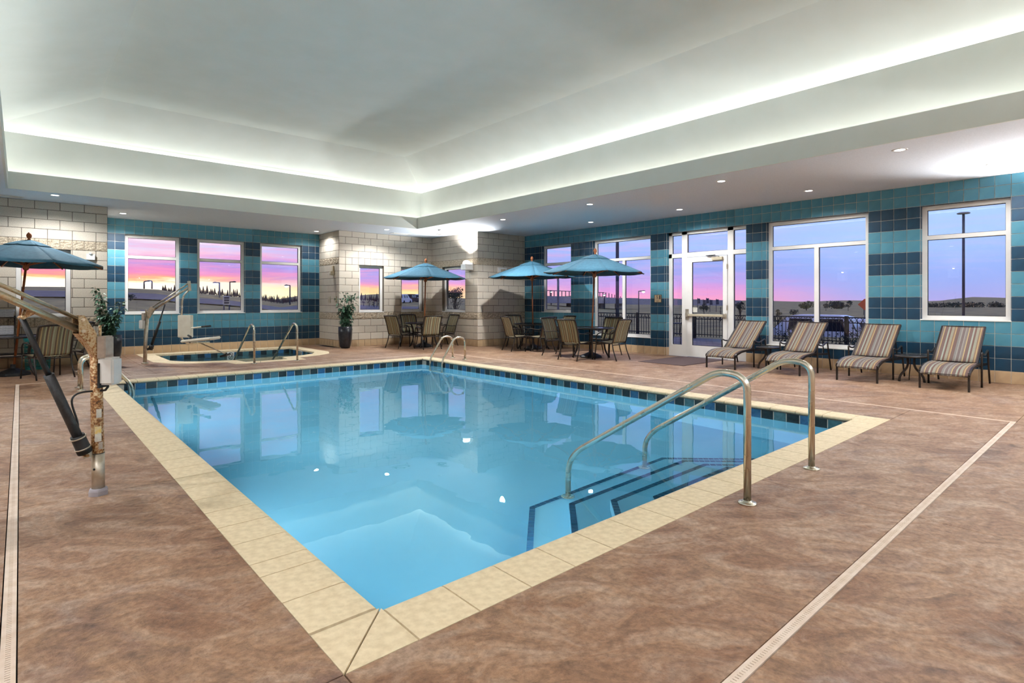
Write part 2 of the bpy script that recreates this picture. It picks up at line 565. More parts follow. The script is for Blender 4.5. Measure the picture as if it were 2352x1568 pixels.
# stamped concrete of the deck: several browns, veined, with a light gloss
def deck_mat():
    m = bpy.data.materials.new('stamped_concrete')
    m.use_nodes = True
    nt = m.node_tree
    bs = nt.nodes['Principled BSDF']
    tc = nt.nodes.new('ShaderNodeTexCoord')
    mp = nt.nodes.new('ShaderNodeMapping')
    mp.inputs['Scale'].default_value = (1.0, 1.0, 1.0)
    mp.inputs['Rotation'].default_value = (0, 0, 0.75)
    nt.links.new(tc.outputs['Object'], mp.inputs[0])
    st = nt.nodes.new('ShaderNodeMapping')
    st.inputs['Scale'].default_value = (0.75, 1.25, 1.0)
    nt.links.new(mp.outputs[0], st.inputs[0])
    n1 = node(nt, 'ShaderNodeTexNoise'); n1.inputs['Scale'].default_value = 1.3; n1.inputs['Detail'].default_value = 9; n1.inputs['Roughness'].default_value = 0.62; n1.inputs['Distortion'].default_value = 0.9
    n2 = node(nt, 'ShaderNodeTexNoise'); n2.inputs['Scale'].default_value = 3.6; n2.inputs['Detail'].default_value = 9; n2.inputs['Roughness'].default_value = 0.7; n2.inputs['Distortion'].default_value = 1.4
    n3 = node(nt, 'ShaderNodeTexNoise'); n3.inputs['Scale'].default_value = 30.0; n3.inputs['Detail'].default_value = 8; n3.inputs['Roughness'].default_value = 0.7
    for n in (n1, n2):
        nt.links.new(st.outputs[0], n.inputs['Vector'])
    nt.links.new(tc.outputs['Object'], n3.inputs['Vector'])
    a = ramp(nt, [(0.30, lin((96, 66, 50))), (0.42, lin((166, 124, 96))), (0.54, lin((212, 174, 142))), (0.68, lin((150, 122, 114)))], n1.outputs[0])
    b = ramp(nt, [(0.34, lin((92, 66, 54))), (0.47, lin((184, 144, 116))), (0.62, lin((232, 206, 184)))], n2.outputs[0])
    c = mixc(nt, 0.5, a.outputs[0], b.outputs[0])
    d = ramp(nt, [(0.36, lin((150, 140, 134))), (0.60, lin((255, 255, 255)))], n3.outputs[0])
    c = mixc(nt, 0.6, c, d.outputs[0], 'MULTIPLY')
    hs = nt.nodes.new('ShaderNodeHueSaturation'); hs.inputs['Saturation'].default_value = 1.12; hs.inputs['Value'].default_value = 0.74
    nt.links.new(c, hs.inputs['Color'])
    nt.links.new(hs.outputs[0], bs.inputs['Base Color'])
    bs.inputs['Roughness'].default_value = 0.5
    hh = mathn(nt, 'ADD', mathn(nt, 'MULTIPLY', n2.outputs[0], 0.7), mathn(nt, 'MULTIPLY', n3.outputs[0], 0.3))
    bp = nt.nodes.new('ShaderNodeBump')
    bp.inputs['Strength'].default_value = 0.7
    bp.inputs['Distance'].default_value = 0.03
    nt.links.new(hh, bp.inputs['Height'])
    nt.links.new(bp.outputs[0], bs.inputs['Normal'])
    return m
M['deck'] = deck_mat()

# woven sling: stripes across the width of the seat, with a fine weave
def sling_mat(name, cols, period):
    m = bpy.data.materials.new(name)
    m.use_nodes = True
    nt = m.node_tree
    bs = nt.nodes['Principled BSDF']
    bs.inputs['Roughness'].default_value = 0.8
    tc = nt.nodes.new('ShaderNodeTexCoord')
    sp = nt.nodes.new('ShaderNodeSeparateXYZ')
    nt.links.new(tc.outputs['Object'], sp.inputs[0])
    fr = mathn(nt, 'FRACT', mathn(nt, 'ADD', mathn(nt, 'DIVIDE', sp.outputs[0], period), 10.13))
    stops = []
    tot = sum(w for w, _ in cols)
    p = 0.0
    for w, c in cols:
        stops.append((p / tot, lin(c)))
        p += w
    rp = ramp(nt, stops, fr, 'CONSTANT')
    wv = node(nt, 'ShaderNodeTexNoise')
    wv.inputs['Scale'].default_value = 190
    nt.links.new(tc.outputs['Object'], wv.inputs['Vector'])
    dk = ramp(nt, [(0.3, (0.62, 0.62, 0.62, 1)), (0.7, (1.1, 1.1, 1.1, 1))], wv.outputs[0])
    c = mixc(nt, 0.7, rp.outputs[0], dk.outputs[0], 'MULTIPLY')
    nt.links.new(c, bs.inputs['Base Color'])
    return m
M['sling_lounge'] = sling_mat('striped_lounge_sling', [(2, (104, 88, 82)), (1, (136, 130, 122)), (1.4, (116, 110, 104)), (2.6, (100, 76, 68)), (1, (164, 136, 94)), (1, (124, 96, 76)), (2, (136, 132, 114)),
                                                       (1.4, (102, 72, 62)), (1.3, (142, 146, 132)), (2.6, (104, 80, 72)), (0.8, (170, 146, 102)), (1.6, (116, 102, 96)), (1, (134, 128, 120))], 0.33)
M['sling_chair'] = sling_mat('striped_chair_sling', [(1.2, (150, 146, 116)), (1, (104, 84, 66)), (0.8, (176, 152, 104)), (1.4, (112, 104, 82)), (1, (164, 166, 132)), (1.2, (96, 76, 62)), (0.7, (182, 160, 116)),
                                                     (1.2, (126, 122, 98)), (1, (120, 92, 70)), (0.9, (170, 170, 140))], 0.24)

# ------------------------------------------------------------------ floor: stamped concrete slabs with joints, slot drains
SPA_OUT = [(2.20, 16.97), (2.20, 14.45), (2.45, 13.90), (2.85, 13.60), (3.42, 13.38), (3.46, 12.86), (4.98, 12.86), (5.02, 13.38), (5.58, 13.60), (5.98, 13.90), (6.20, 14.45), (6.20, 16.97)]
SPA_IN = [(2.55, 16.48), (2.55, 14.62), (2.76, 14.20), (3.10, 13.94), (3.70, 13.74), (3.76, 13.20), (4.68, 13.20), (4.74, 13.74), (5.33, 13.94), (5.68, 14.20), (5.88, 14.62), (5.88, 16.48)]
PO = (PX0 - CW, PY0 - CW, PX1 + CW, PY1 + CW)            # outside of the coping
DI = (-0.01, 0.985, 8.28, 12.03)
DO = (-0.06, 0.935, 8.33, 12.08)
def rect(x0, y0, x1, y1):
    return [(x0, y0), (x1, y0), (x1, y1), (x0, y1)]
fb = MB()
fb.prism(rect(XW - .2, YN - .2, XR + .02, YF + .1), -0.14, -0.03, M['dark_gap'], holes=[rect(*PO)[::-1], SPA_OUT])
floor = struct(fb.build('floor'))
def slab(x0, y0, x1, y1, holes=()):
    g = 0.003
    mb = MB()
    mb.prism(rect(x0 + g, y0 + g, x1 - g, y1 - g), -0.03, 0.0, M['deck'], holes=holes)
    mb.build('slab', None, floor)
def slabs(xs, ys):
    for i in range(len(xs) - 1):
        for j in range(len(ys) - 1):
            slab(xs[i], ys[j], xs[i + 1], ys[j + 1])
slabs([DI[0], PO[0], 4.19, 7.39, DI[2]], [DI[1], PO[1]])
slabs([DI[0], PO[0]], [PO[1], 4.84, 8.1, PO[3]])
slabs([PO[2], DI[2]], [PO[1], 4.84, 8.1, PO[3]])
slabs([DI[0], 2.4, 5.2, DI[2]], [PO[3], DI[3]])
slabs([XW, DO[0], PO[0], 4.19, 7.39, DO[2], XR], [YN, DO[1]])
slabs([XW, DO[0]], [DO[1], 4.84, 8.1, DO[3]])
slabs([DO[2], XR], [DO[1], 3.2, 5.6, 8.1, 10.2, DO[3]])
slabs([XW, 1.5], [DO[3], YL + .05])
slabs([1.5, 1.9], [DO[3], YF])
slab(1.9, DO[3], 6.85, YF, [SPA_OUT])
slabs([6.85, XR], [DO[3], YA + .1])
# slot drains: two rails, a cross bar between every pair of slots, a dark channel below
def drain_run(x0, y0, x1, y1, label):
    t = thing('slot_drain', label, 'floor drain', (0, 0, 0), 0, 'slot drains around the pool deck')
    ch = MB(); ch.box(x0, y0, -.029, x1, y1, -.02); ch.build('channel', M['dark_gap'], t)
    alongx = (x1 - x0) > (y1 - y0)
    L = (x1 - x0) if alongx else (y1 - y0)
    g = MB()
    w = 0.05
    def bx(a0, a1, b0, b1):
        if alongx: g.box(x0 + a0, y0 + b0, -.02, x0 + a1, y0 + b1, .001)
        else: g.box(x0 + b0, y0 + a0, -.02, x0 + b1, y0 + a1, .001)
    bx(0, L, .002, .017); bx(0, L, .033, w - .002)
    a = 0.0
    while a < L:
        bx(a, min(a + .0125, L), .017, .033)
        a += .0165
    o = g.build('grate', M['drain'], t)
drain_run(DO[0], DO[1], DO[2], DI[1], 'slotted cream drain strip running in front of the pool steps')
drain_run(DO[0], DI[3], DO[2], DO[3], 'slotted cream drain strip between pool and hot tub')
drain_run(DO[0], DI[1], DI[0], DI[3], 'slotted cream drain strip beside the rusty pool lift')
drain_run(DI[2], DI[1], DO[2], DI[3], 'slotted cream drain strip in front of the lounge chairs')

# ------------------------------------------------------------------ walls
class Wall:
    def __init__(self, name, kind, c, s0, s1, openings=(), thick=0.25, mat=None, top=ZC + .02):
        self.kind, self.c, self.s0, self.s1, self.op = kind, c, s0, s1, list(openings)
        mb = MB()
        ss = sorted({s0, s1} | {o[0] for o in self.op} | {o[1] for o in self.op})
        for a, b in zip(ss[:-1], ss[1:]):
            ops = sorted([o for o in self.op if o[0] <= a + 1e-6 and o[1] >= b - 1e-6], key=lambda o: o[2])
            z = 0.0
            for o in ops:
                if o[2] > z + 1e-4:
                    self.wbox(mb, a, b, z, o[2], .006, thick, mat)
                z = o[3]
            if z < top:
                self.wbox(mb, a, b, z, top, .006, thick, mat)
        self.obj = struct(mb.build(name))
    def P(self, s, d, z):
        if len(self.kind) == 2:                  # walls that face +X / +Y
            d = -d
        return (self.c + d, s, z) if self.kind[0] == 'X' else (s, self.c + d, z)
    def wbox(self, mb, s0, s1, z0, z1, d0, d1, mat=None):
        p, q = self.P(s0, d0, z0), self.P(s1, d1, z1)
        mb.box(p[0], p[1], p[2], q[0], q[1], q[2], mat)
    def wrbox(self, mb, s0, s1, z0, z1, d0, d1, r, mat=None):
        p, q = self.P(s0, d0, z0), self.P(s1, d1, z1)
        mb.rbox(min(p[0], q[0]), min(p[1], q[1]), z0, max(p[0], q[0]), max(p[1], q[1]), z1, r, mat)
    def clip(self, a, b, z0, z1):
        segs = [(a, b)]
        zc = (z0 + z1) / 2
        for o in self.op:
            if o[2] < zc < o[3]:
                n = []
                for (p, q) in segs:
                    if o[1] <= p or o[0] >= q:
                        n.append((p, q)); continue
                    if o[0] > p: n.append((p, o[0]))
                    if o[1] < q: n.append((o[1], q))
                segs = n
        return [(p, q) for p, q in segs if q - p > .015]

def piece_vf(w, h, kind, dep=0.011, ch=0.0015):
    """face piece with a chamfered front; local origin at the centre of its front face"""
    pts = []
    for d, k in ((dep, 0), (ch, 0), (0.0, ch)):
        for a, b in ((-1, -1), (1, -1), (1, 1), (-1, 1)):
            s, z = a * (w / 2 - k), b * (h / 2 - k)
            pts.append((d, s, z) if kind == 'X' else (s, d, z))
    fs = []
    for r in (0, 4):
        for i in range(4):
            j = (i + 1) % 4
            fs.append((r + i, r + j, r + 4 + j, r + 4 + i))
    fs.append((8, 9, 10, 11))
    if kind == 'X':
        fs = [tuple(reversed(f)) for f in fs]
    return pts, fs
MESHES = {}
def piece_mesh(w, h, kind, mat, dep=0.011, ch=0.0015):
    k = (round(w, 4), round(h, 4), kind, mat.name)
    if k not in MESHES:
        mb = MB()
        mb.add(*piece_vf(w, h, kind, dep, ch), mat)
        MESHES[k] = mb.mesh('tile_piece')
    return MESHES[k]
def split_mesh(w, h, kind, seed, mat):
    k = ('split', round(w, 4), round(h, 4), kind, seed)
    if k not in MESHES:
        rr = random.Random(seed)
        nu, nv = max(4, int(w / .035)), 6
        mb = MB()
        hs = [[(-.002 if i in (0, nu) or j in (0, nv) else -rr.uniform(.004, .020)) for i in range(nu + 1)] for j in range(nv + 1)]
        def f(u, v):
            i, j = round(u * nu), round(v * nv)
            s, z, d = (u - .5) * w, (v - .5) * h, hs[j][i]
            return (d, -s, z) if kind == 'X' else (s, d, z)
        mb.grid(f, nu, nv, mat, False)
        vs, fs = piece_vf(w, h, kind, .011, .0015)
        mb.add(vs, fs[:-1], mat)
        MESHES[k] = mb.mesh('split_block')
    return MESHES[k]

ROWMAT = ['tile_tan', 'tile_dark', 'tile_dark', 'tile_light', 'tile_light', 'tile_dark', 'tile_dark', 'tile_light', 'tile_light', 'tile_dark', 'tile_dark', 'tile_light', 'tile_light', 'tile_dark', 'tile_dark', 'tile_light', 'tile_light']
GR = 0.008
def tile_wall(w, phase, limit=296):
    cells = []
    n0 = math.floor((w.s0 - phase) / T) - 1
    n1 = math.ceil((w.s1 - phase) / T) + 1
    for k in range(17):
        z0, z1 = k * T, min((k + 1) * T, ZC)
        for n in range(n0, n1):
            a, b = max(phase + n * T, w.s0), min(phase + (n + 1) * T, w.s1)
            if b - a < .015: continue
            for p, q in w.clip(a, b, z0, z1):
                c = w.P((p + q) / 2, 0, (z0 + z1) / 2)
                v = Vector(c) - Vector((0, 0, CAM_H))
                fwd = v.x * math.sin(YAW) + v.y * math.cos(YAW)
                lat = v.x * math.cos(YAW) - v.y * math.sin(YAW)
                inview = fwd > 0 and abs(lat / fwd) < 0.925
                cells.append((0 if inview else 1, fwd if inview else v.length, p, q, z0, z1, k))
    cells.sort()
    rest = MB()
    for i, (_, _, p, q, z0, z1, k) in enumerate(cells):
        mat = M[ROWMAT[k]]
        loc = w.P((p + q) / 2, 0, (z0 + z1) / 2)
        if i < limit and cells[i][0] == 0:
            link('tile', piece_mesh(q - p - GR, z1 - z0 - GR, w.kind, mat), w.obj, loc)
        else:
            vs, fs = piece_vf(q - p - GR, z1 - z0 - GR, w.kind)
            rest.add([(x + loc[0], y + loc[1], z + loc[2]) for x, y, z in vs], fs, mat)
    if rest.v:
        tag(rest.build('distant_tile', None, w.obj), kind='stuff')
    # tiles lining the window openings
    rv = MB()
    for (a, b, z0, z1) in w.op:
        for k in range(17):
            y0, y1 = max(z0, k * T), min(z1, (k + 1) * T)
            if y1 - y0 < .02: continue
            w.wbox(rv, b - .006, b + .001, y0 + GR / 2, y1 - GR / 2, .012, .11, M[ROWMAT[k]])
            w.wbox(rv, a - .001, a + .006, y0 + GR / 2, y1 - GR / 2, .012, .11, M[ROWMAT[k]])
        s = a
        while s < b - .01:
            e = min(s + T, b)
            w.wbox(rv, s + GR / 2, e - GR / 2, z1 - .006, z1 + .001, .012, .11, M['tile_dark'])
            s = e
    tag(rv.build('reveal_tile', None, w.obj), kind='stuff')

def block_wall(w, end, rough=(4, 12)):
    """running-bond block courses; full blocks end at 'end' on even courses, half blocks on odd ones"""
    BL = 2 * T
    for k in range(17):
        z0, z1 = k * T, min((k + 1) * T, ZC)
        L = T if k in (0, 12) else BL
        off = 0.0 if (k % 2 == 0 or k in (0, 12)) else T
        n0 = math.floor((w.s0 - end) / L) - 2
        n1 = math.ceil((w.s1 - end) / L) + 2
        for n in range(n0, n1):
            a, b = max(end + off + n * L, w.s0), min(end + off + (n + 1) * L, w.s1)
            if b - a < .02: continue
            for p, q in w.clip(a, b, z0, z1):
                loc = w.P((p + q) / 2, 0, (z0 + z1) / 2)
                if k == 0:
                    me = piece_mesh(q - p - GR, z1 - z0 - GR, w.kind, M['tile_tan'])
                    link('base_tile', me, w.obj, loc)
                elif k in rough:
                    link('split_face_block', split_mesh(q - p - .009, z1 - z0 - .009, w.kind, (n * 7 + k) % 5, M['split']), w.obj, loc)
                else:
                    link('block', piece_mesh(q - p - .010, z1 - z0 - .010, w.kind, M['block'], .014, .004), w.obj, loc)

YR0 = 12.8013
R_A = (11.086, 12.305, 5 * T, 15 * T)
R_B = (8.331, 10.262, 2 * T, 15 * T)
R_DOOR = (5.835, 7.865, -0.01, 15 * T)
R_C = (3.454, 5.385, 2 * T, 15 * T)
R_D = (1.422, 2.641, 5 * T, 15 * T)
wall_right = Wall('wall_right', 'X', XR, YN - .2, YA1 + .02, [R_A, R_B, R_DOOR, R_C, R_D], mat=M['grout'])
tile_wall(wall_right, YR0)
F1, F2, F3 = (1.975, 3.194, 5 * T, 15 * T), (3.600, 4.819, 5 * T, 15 * T), (5.226, 6.445, 5 * T, 15 * T)
wall_far = Wall('wall_far', 'Y', YF, XLE - .3, XA0 + .02, [F1, F2, F3], mat=M['grout'])
tile_wall(wall_far, 1.7717)
L1 = (-0.065, 0.805, 5 * T, 12 * T)
wall_farleft = Wall('wall_far_left', 'Y', YL, XW - .2, XLE, [L1], mat=M['mortar'])
block_wall(wall_farleft, XLE)
wall_return = Wall('wall_alcove_return', 'X', XA0, YA + .012, YF + .02, [], mat=M['mortar'])
wall_return.s0 = YA
block_wall(wall_return, YA)
A1, A2 = (7.617, 8.436, 5 * T, 12 * T), (9.045, 9.858, 5 * T, 12 * T)
wall_alc = Wall('wall_alcove_far', 'Y', YA, XA0 + .012, XA1 + .02, [A1, A2], mat=M['mortar'])
wall_alc.s0 = XA0
block_wall(wall_alc, XA0, rough=(4,))
A3 = (13.70, 14.93, 5 * T, 12 * T)
wall_side = Wall('wall_alcove_side', 'X', XA1, YA1 + .012, YA + .02, [A3], mat=M['mortar'])
wall_side.s0 = YA1
block_wall(wall_side, YA1)
wall_front = Wall('wall_alcove_front', 'Y', YA1, XA1 + .012, XR + .02, [], mat=M['mortar'])
wall_front.s0 = XA1
block_wall(wall_front, XA1)
# end of the left block wall and the two walls behind the camera
mb = MB(); mb.box(XLE - .25, YL + .25, 0, XLE - .002, YF + .25, ZC + .02); struct(mb.build('wall_far_return', M['block']))
mb = MB(); mb.box(XW - .25, YN - .2, 0, XW, YL + .25, ZC + .02); struct(mb.build('wall_left', M['block']))
mb = MB(); mb.box(XW - .25, YN - .25, 0, XR + .25, YN, ZC + .02); struct(mb.build('wall_near', M['block']))

# ------------------------------------------------------------------ windows and the door
def window(num, w, op, transom=2.48, mullions=(), fw=0.078):
    s0, s1, z0, z1 = op
    d0, d1 = .10, .17
    fr = MB()
    w.wbox(fr, s0, s0 + fw, z0, z1, d0, d1); w.wbox(fr, s1 - fw, s1, z0, z1, d0, d1)
    w.wbox(fr, s0 + fw, s1 - fw, z0, z0 + fw, d0, d1); w.wbox(fr, s0 + fw, s1 - fw, z1 - fw, z1, d0, d1)
    f = struct(fr.build('window_%d' % num, M['white']))
    cols = [s0 + fw] + [m for m in mullions] + [s1 - fw]
    zt = transom
    if zt:
        b = MB(); w.wbox(b, s0 + fw, s1 - fw, zt - .036, zt + .036, d0 + .002, d1); b.build('transom_bar', M['white'], f)
    for m in mullions:
        b = MB(); w.wbox(b, m - .042, m + .042, z0 + fw, (zt - .036) if zt else z1 - fw, d0 + .002, d1); b.build('mullion', M['white'], f)
    panes = []
    if zt:
        panes.append((s0 + fw, s1 - fw, zt + .036, z1 - fw))
        top = zt - .036
    else:
        top = z1 - fw
    for i in range(len(cols) - 1):
        a = cols[i] + (.042 if i > 0 else 0)
        b_ = cols[i + 1] - (.042 if i < len(cols) - 2 else 0)
        panes.append((a, b_, z0 + fw, top))
    for (a, b_, c, d) in panes:
        p = MB()
        q = [w.P(a, d1 - .02, c), w.P(b_, d1 - .02, c), w.P(b_, d1 - .02, d), w.P(a, d1 - .02, d)]
        p.add(q, [(0, 1, 2, 3)])
        pn = p.build('pane', M['glass'], f)
        g = MB()
        for (e0, e1, g0, g1) in ((a, a + .008, c, d), (b_ - .008, b_, c, d), (a, b_, c, c + .008), (a, b_, d - .008, d)):
            w.wbox(g, e0, e1, g0, g1, d1 - .034, d1 - .012)
        g.build('gasket', M['black'], pn)
    s = MB(); w.wrbox(s, s0 - .004, s1 + .004, z0 - .006, z0 + .014, -.012, d0 + .01, .004); s.build('sill', M['white'], f)
    return f
window(1, wall_farleft, L1, None)
window(2, wall_far, F1)
window(3, wall_far, F2)
window(4, wall_far, F3)
window(5, wall_alc, A1, None)
window(6, wall_alc, A2, None)
window(7, wall_side, A3, None)
window(8, wall_right, R_A)
window(9, wall_right, R_B, mullions=(9.26,))
window(10, wall_right, R_C, mullions=(4.415,))
window(11, wall_right, R_D)

# storefront door with sidelights and transoms
w = wall_right
d0, d1 = .10, .17
S0, S1 = R_DOOR[0], R_DOOR[1]
ZT = R_DOOR[3]
ML, MR = (7.355, 7.495), (6.18, 6.315)       # mullions at the hinge and lock side of the leaf
fr = MB()
for a, b, c, d in ((S0, S0 + .05, 0, ZT), (S1 - .09, S1, 0, ZT), (ML[0], ML[1], 0, ZT), (MR[0], MR[1], 0, ZT),
                   (S0, S1, ZT - .075, ZT), (S0, MR[0], 2.42, 2.52), (ML[1], S1, 2.42, 2.52), (MR[1], ML[0], 2.42, 2.53),
                   (S0 + .05, MR[0], .0, .28), (ML[1], S1 - .09, .0, .28)):
    w.wbox(fr, a, b, c, d, d0, d1)
door = struct(fr.build('door_1', M['white']))
def pane(parent, a, b, c, d, dep):
    p = MB()
    p.add([w.P(a, dep, c), w.P(b, dep, c), w.P(b, dep, d), w.P(a, dep, d)], [(0, 1, 2, 3)])
    pn = p.build('pane', M['glass'], parent)
    g = MB()
    for (e0, e1, g0, g1) in ((a, a + .010, c, d), (b - .010, b, c, d), (a, b, c, c + .010), (a, b, d - .010, d)):
        w.wbox(g, e0, e1, g0, g1, dep - .012, dep + .010)
    g.build('gasket', M['black'], pn)
for a, b in ((S0 + .05, MR[0]), (ML[1], S1 - .09)):
    pane(door, a, b, .28, 2.42, .15)
    pane(door, a, b, 2.52, ZT - .075, .15)
pane(door, MR[1], ML[0], 2.53, ZT - .075, .15)
leaf = MB()
LA, LB = MR[1] + .006, ML[0] - .006
GA, GB = 6.425, 7.215
for a, b, c, d in ((LA, GA, .012, 2.41), (GB, LB, .012, 2.41), (GA, GB, .012, .285), (GA, GB, 2.29, 2.41)):
    w.wbox(leaf, a, b, c, d, .085, .13)
leaf = leaf.build('door_leaf', M['white'], door)
pane(leaf, GA, GB, .285, 2.29, .115)
bar = MB()
w.wrbox(bar, LA + .02, LB + .02, .985, 1.045, .025, .065, .012)
bar = bar.build('push_bar', M['beige_plastic'], door)
e = MB()
for a in (LA + .01, LB - .06):
    w.wrbox(e, a, a + .07, .965, 1.065, .02, .086, .008)
w.wrbox(e, LB - .05, LB + .03, .90, 1.16, .06, .086, .006)
e.build('end_bracket', M['steel_dull'], door)
cl = MB()
w.wrbox(cl, 6.42, 6.68, 2.31, 2.38, .03, .085, .006)
cl = cl.build('door_closer', M['beige_plastic'], door)
arm = MB()
arm.bar(w.P(6.5, .05, 2.39), w.P(6.83, .06, 2.425), .03, .012); arm.bar(w.P(6.83, .06, 2.425), w.P(6.62, .09, 2.435), .02, .012)
arm.build('closer_arm', M['black'], cl)
pp = MB(); w.wbox(pp, 7.085, 7.205, 1.085, 1.20, .1105, .1125); pp.build('notice_paper', M['sticker_white'], leaf)
hg = MB()
for z in (.25, 1.2, 2.15):
    w.wbox(hg, LA - .012, LA + .012, z - .06, z + .06, .075, .088)
hg.build('hinge', M['steel_dull'], door)

# ------------------------------------------------------------------ ceiling: soffit, fascia, cove tray
def expand(r):
    return (TX0 - r, TY0 - r, TX1 + r, TY1 + r)
mb = MB()
mb.prism(rect(XW - .2, YN - .2, XR + .2, YF + .2), ZC, ZC + .06, M['soffit'], holes=[rect(*expand(.0))[::-1]])
ceiling = struct(mb.build('ceiling'))
def ring(name, r0, r1, z0, z1, mat):
    mb = MB(); mb.prism(rect(*expand(r1)), z0, z1, mat, holes=[rect(*expand(r0))[::-1]])
    return mb.build(name, None, ceiling)
ring('fascia', -.001, .03, ZC - .004, 3.735, M['paint'])
ring('cove_wall', .34, .37, ZC + .05, 4.535, M['paint'])
ring('cove_trough', .37, .80, 4.08, 4.10, M['paint'])
ring('trough_back', .80, .83, 4.08, 4.6, M['paint'])
FX0, FX1, FY0, FY1, FZ = 1.12, 7.66, .52, 12.98, 5.18
zs = 4.42
e0, e1, e2, e3 = expand(.81)
A = [(e0, e1, zs), (e2, e1, zs), (e2, e3, zs), (e0, e3, zs)]
B = [(FX0, FY0, FZ), (FX1, FY0, FZ), (FX1, FY1, FZ), (FX0, FY1, FZ)]
for i in range(4):
    j = (i + 1) % 4
    mb = MB(); mb.add([A[i], A[j], B[j], B[i]] + [(p[0], p[1], p[2] + .1) for p in (A[i], A[j], B[j], B[i])], [(0, 3, 2, 1), (4, 5, 6, 7), (0, 1, 5, 4), (2, 3, 7, 6)])
    mb.build('sloped_panel', M['paint'], ceiling)
mb = MB(); mb.box(FX0 - .02, FY0 - .02, FZ, FX1 + .02, FY1 + .02, FZ + .1); mb.build('flat_panel', M['paint'], ceiling)
mb = MB(); mb.box(XW - .3, YN - .3, 5.4, XR + .6, YF + .6, 5.5); mb.build('roof_deck', M['paint'], ceiling)

# ------------------------------------------------------------------ pool
pool = MB()
ZB = -1.25
wx0, wx1, wy0, wy1 = PX0 - .012, PX1 + .012, PY0 - .012, PY1 + .012
pool.box(wx0 - .25, wy0 - .25, ZB - .1, wx1 + .25, wy1 + .25, ZB)
pool.box(wx0 - .25, wy0 - .25, ZB, wx0, wy1 + .25, -.05); pool.box(wx1, wy0 - .25, ZB, wx1 + .25, wy1 + .25, -.05)
pool.box(wx0, wy0 - .25, ZB, wx1, wy0, -.05); pool.box(wx0, wy1, ZB, wx1, wy1 + .25, -.05)
pool = struct(pool.build('swimming_pool', M['plaster']))
tag(pool, 'rectangular indoor swimming pool with pale blue basin', None)
# stone coping, one piece after another, on a bed of mortar
bed = MB()
bed.prism(rect(*PO), -.05, -.012, M['mortar'], holes=[rect(PX0 - .01, PY0 - .01, PX1 + .01, PY1 + .01)[::-1]])
bed.build('coping_bed', None, pool)
CPROF = [(0.0, 0.0), (.275, 0.0), (.295, -.005), (.307, -.017), (.307, -.028), (.296, -.038), (.0, -.042)]
COPM = {}
def coping_piece(L, axis, side):
    """axis: direction of the run; the nose points towards side (+1/-1) on the other axis"""
    k = (round(L, 3), axis, side)
    if k not in COPM:
        mb = MB()
        n = len(CPROF)
        vs = []
        for a in (0, L):
            for (wd, z) in CPROF:
                vs.append((a, side * wd, z + .001) if axis == 'x' else (side * wd, a, z + .001))
        fs = [tuple(range(n)), tuple(reversed(range(n, 2 * n)))]
        for i in range(n):
            j = (i + 1) % n
            fs.append((i, i + n, j + n, j))
        if (axis == 'x') == (side > 0):
            fs = [tuple(reversed(f)) for f in fs]
        mb.add(vs, fs, M['coping'])
        COPM[k] = mb.mesh('coping_stone')
    return COPM[k]
def coping_run(axis, a0, a1, other, side, first=.307, cut=None):
    a = a0
    i = 0
    while a < a1 - .03:
        L = .1660 if cut == i else .3068
        e = min(a + L, a1)
        if a1 - e < .06: e = a1
        loc = (a + .004, other, 0) if axis == 'x' else (other, a + .004, 0)
        link('coping_stone', coping_piece(e - a - .008, axis, side), pool, loc)
        a = e
        i += 1
coping_run('x', PX0 + .005, PX1, PO[1], 1)
coping_run('x', PX0, PX1, PO[3], -1)
coping_run('y', PY0 + .015, PY1, PO[0], 1, cut=2)
coping_run('y', PY0, PY1, PO[2], -1)
def corner(pts):
    mb = MB(); mb.prism(pts, -.042, .001, M['coping']); mb.build('corner_stone', None, pool)
g = .003
for cxn, cyn, sx, sy in ((PX0, PY0, -1, -1), (PX1, PY0, 1, -1), (PX0, PY1, -1, 1), (PX1, PY1, 1, 1)):
    ox, oy = cxn + sx * CW, cyn + sy * CW
    t1 = [(cxn, cyn + sy * g * 2), (cxn, oy), (ox - sx * g * 2, oy)]
    t2 = [(cxn + sx * g * 2, cyn), (ox, oy - sy * g * 2), (ox, cyn)]
    for t in (t1, t2):
        A_ = sum(t[i][0] * t[(i + 1) % 3][1] - t[(i + 1) % 3][0] * t[i][1] for i in range(3))
        corner(t if A_ > 0 else t[::-1])
# waterline tiles
TW = .1575
WLM = ['wl_black', 'wl_teal', 'wl_black', 'wl_blue']
wlm = {}
for kind in 'XY':
    for nm in set(WLM):
        for sgn in (1, -1):
            vs, fs = piece_vf(TW - .010, .150, kind, .014, .001)
            if sgn < 0:
                vs, fs = [(-x, y, z) if kind == 'X' else (x, -y, z) for x, y, z in vs], [tuple(reversed(f)) for f in fs]
            mb = MB(); mb.add(vs, fs, M[nm])
            wlm[kind, nm, sgn] = mb.mesh('waterline_tile')
mb = MB()
for (a, b, c, d) in ((wx0 - .02, wy0 - .02, wx0 + .002, wy1 + .02), (wx1 - .002, wy0 - .02, wx1 + .02, wy1 + .02), (wx0, wy0 - .02, wx1, wy0 + .002), (wx0, wy1 - .002, wx1, wy1 + .02)):
    mb.box(a, b, -.20, c, d, -.043)
mb.build('tile_bed', M['grout'], pool)
n = int((wx1 - wx0) / TW)
for i in range(n + 1):
    x = 1.455 - TW * 1.5 + i * TW
    if x + TW / 2 > wx1 or x - TW / 2 < wx0: continue
    for y, sgn in ((wy1 - .003, 1), (wy0 + .003, -1)):
        link('waterline_tile', wlm['Y', WLM[(i + 1) % 4], sgn], pool, (x, y, -.120))
n = int((wy1 - wy0) / TW)
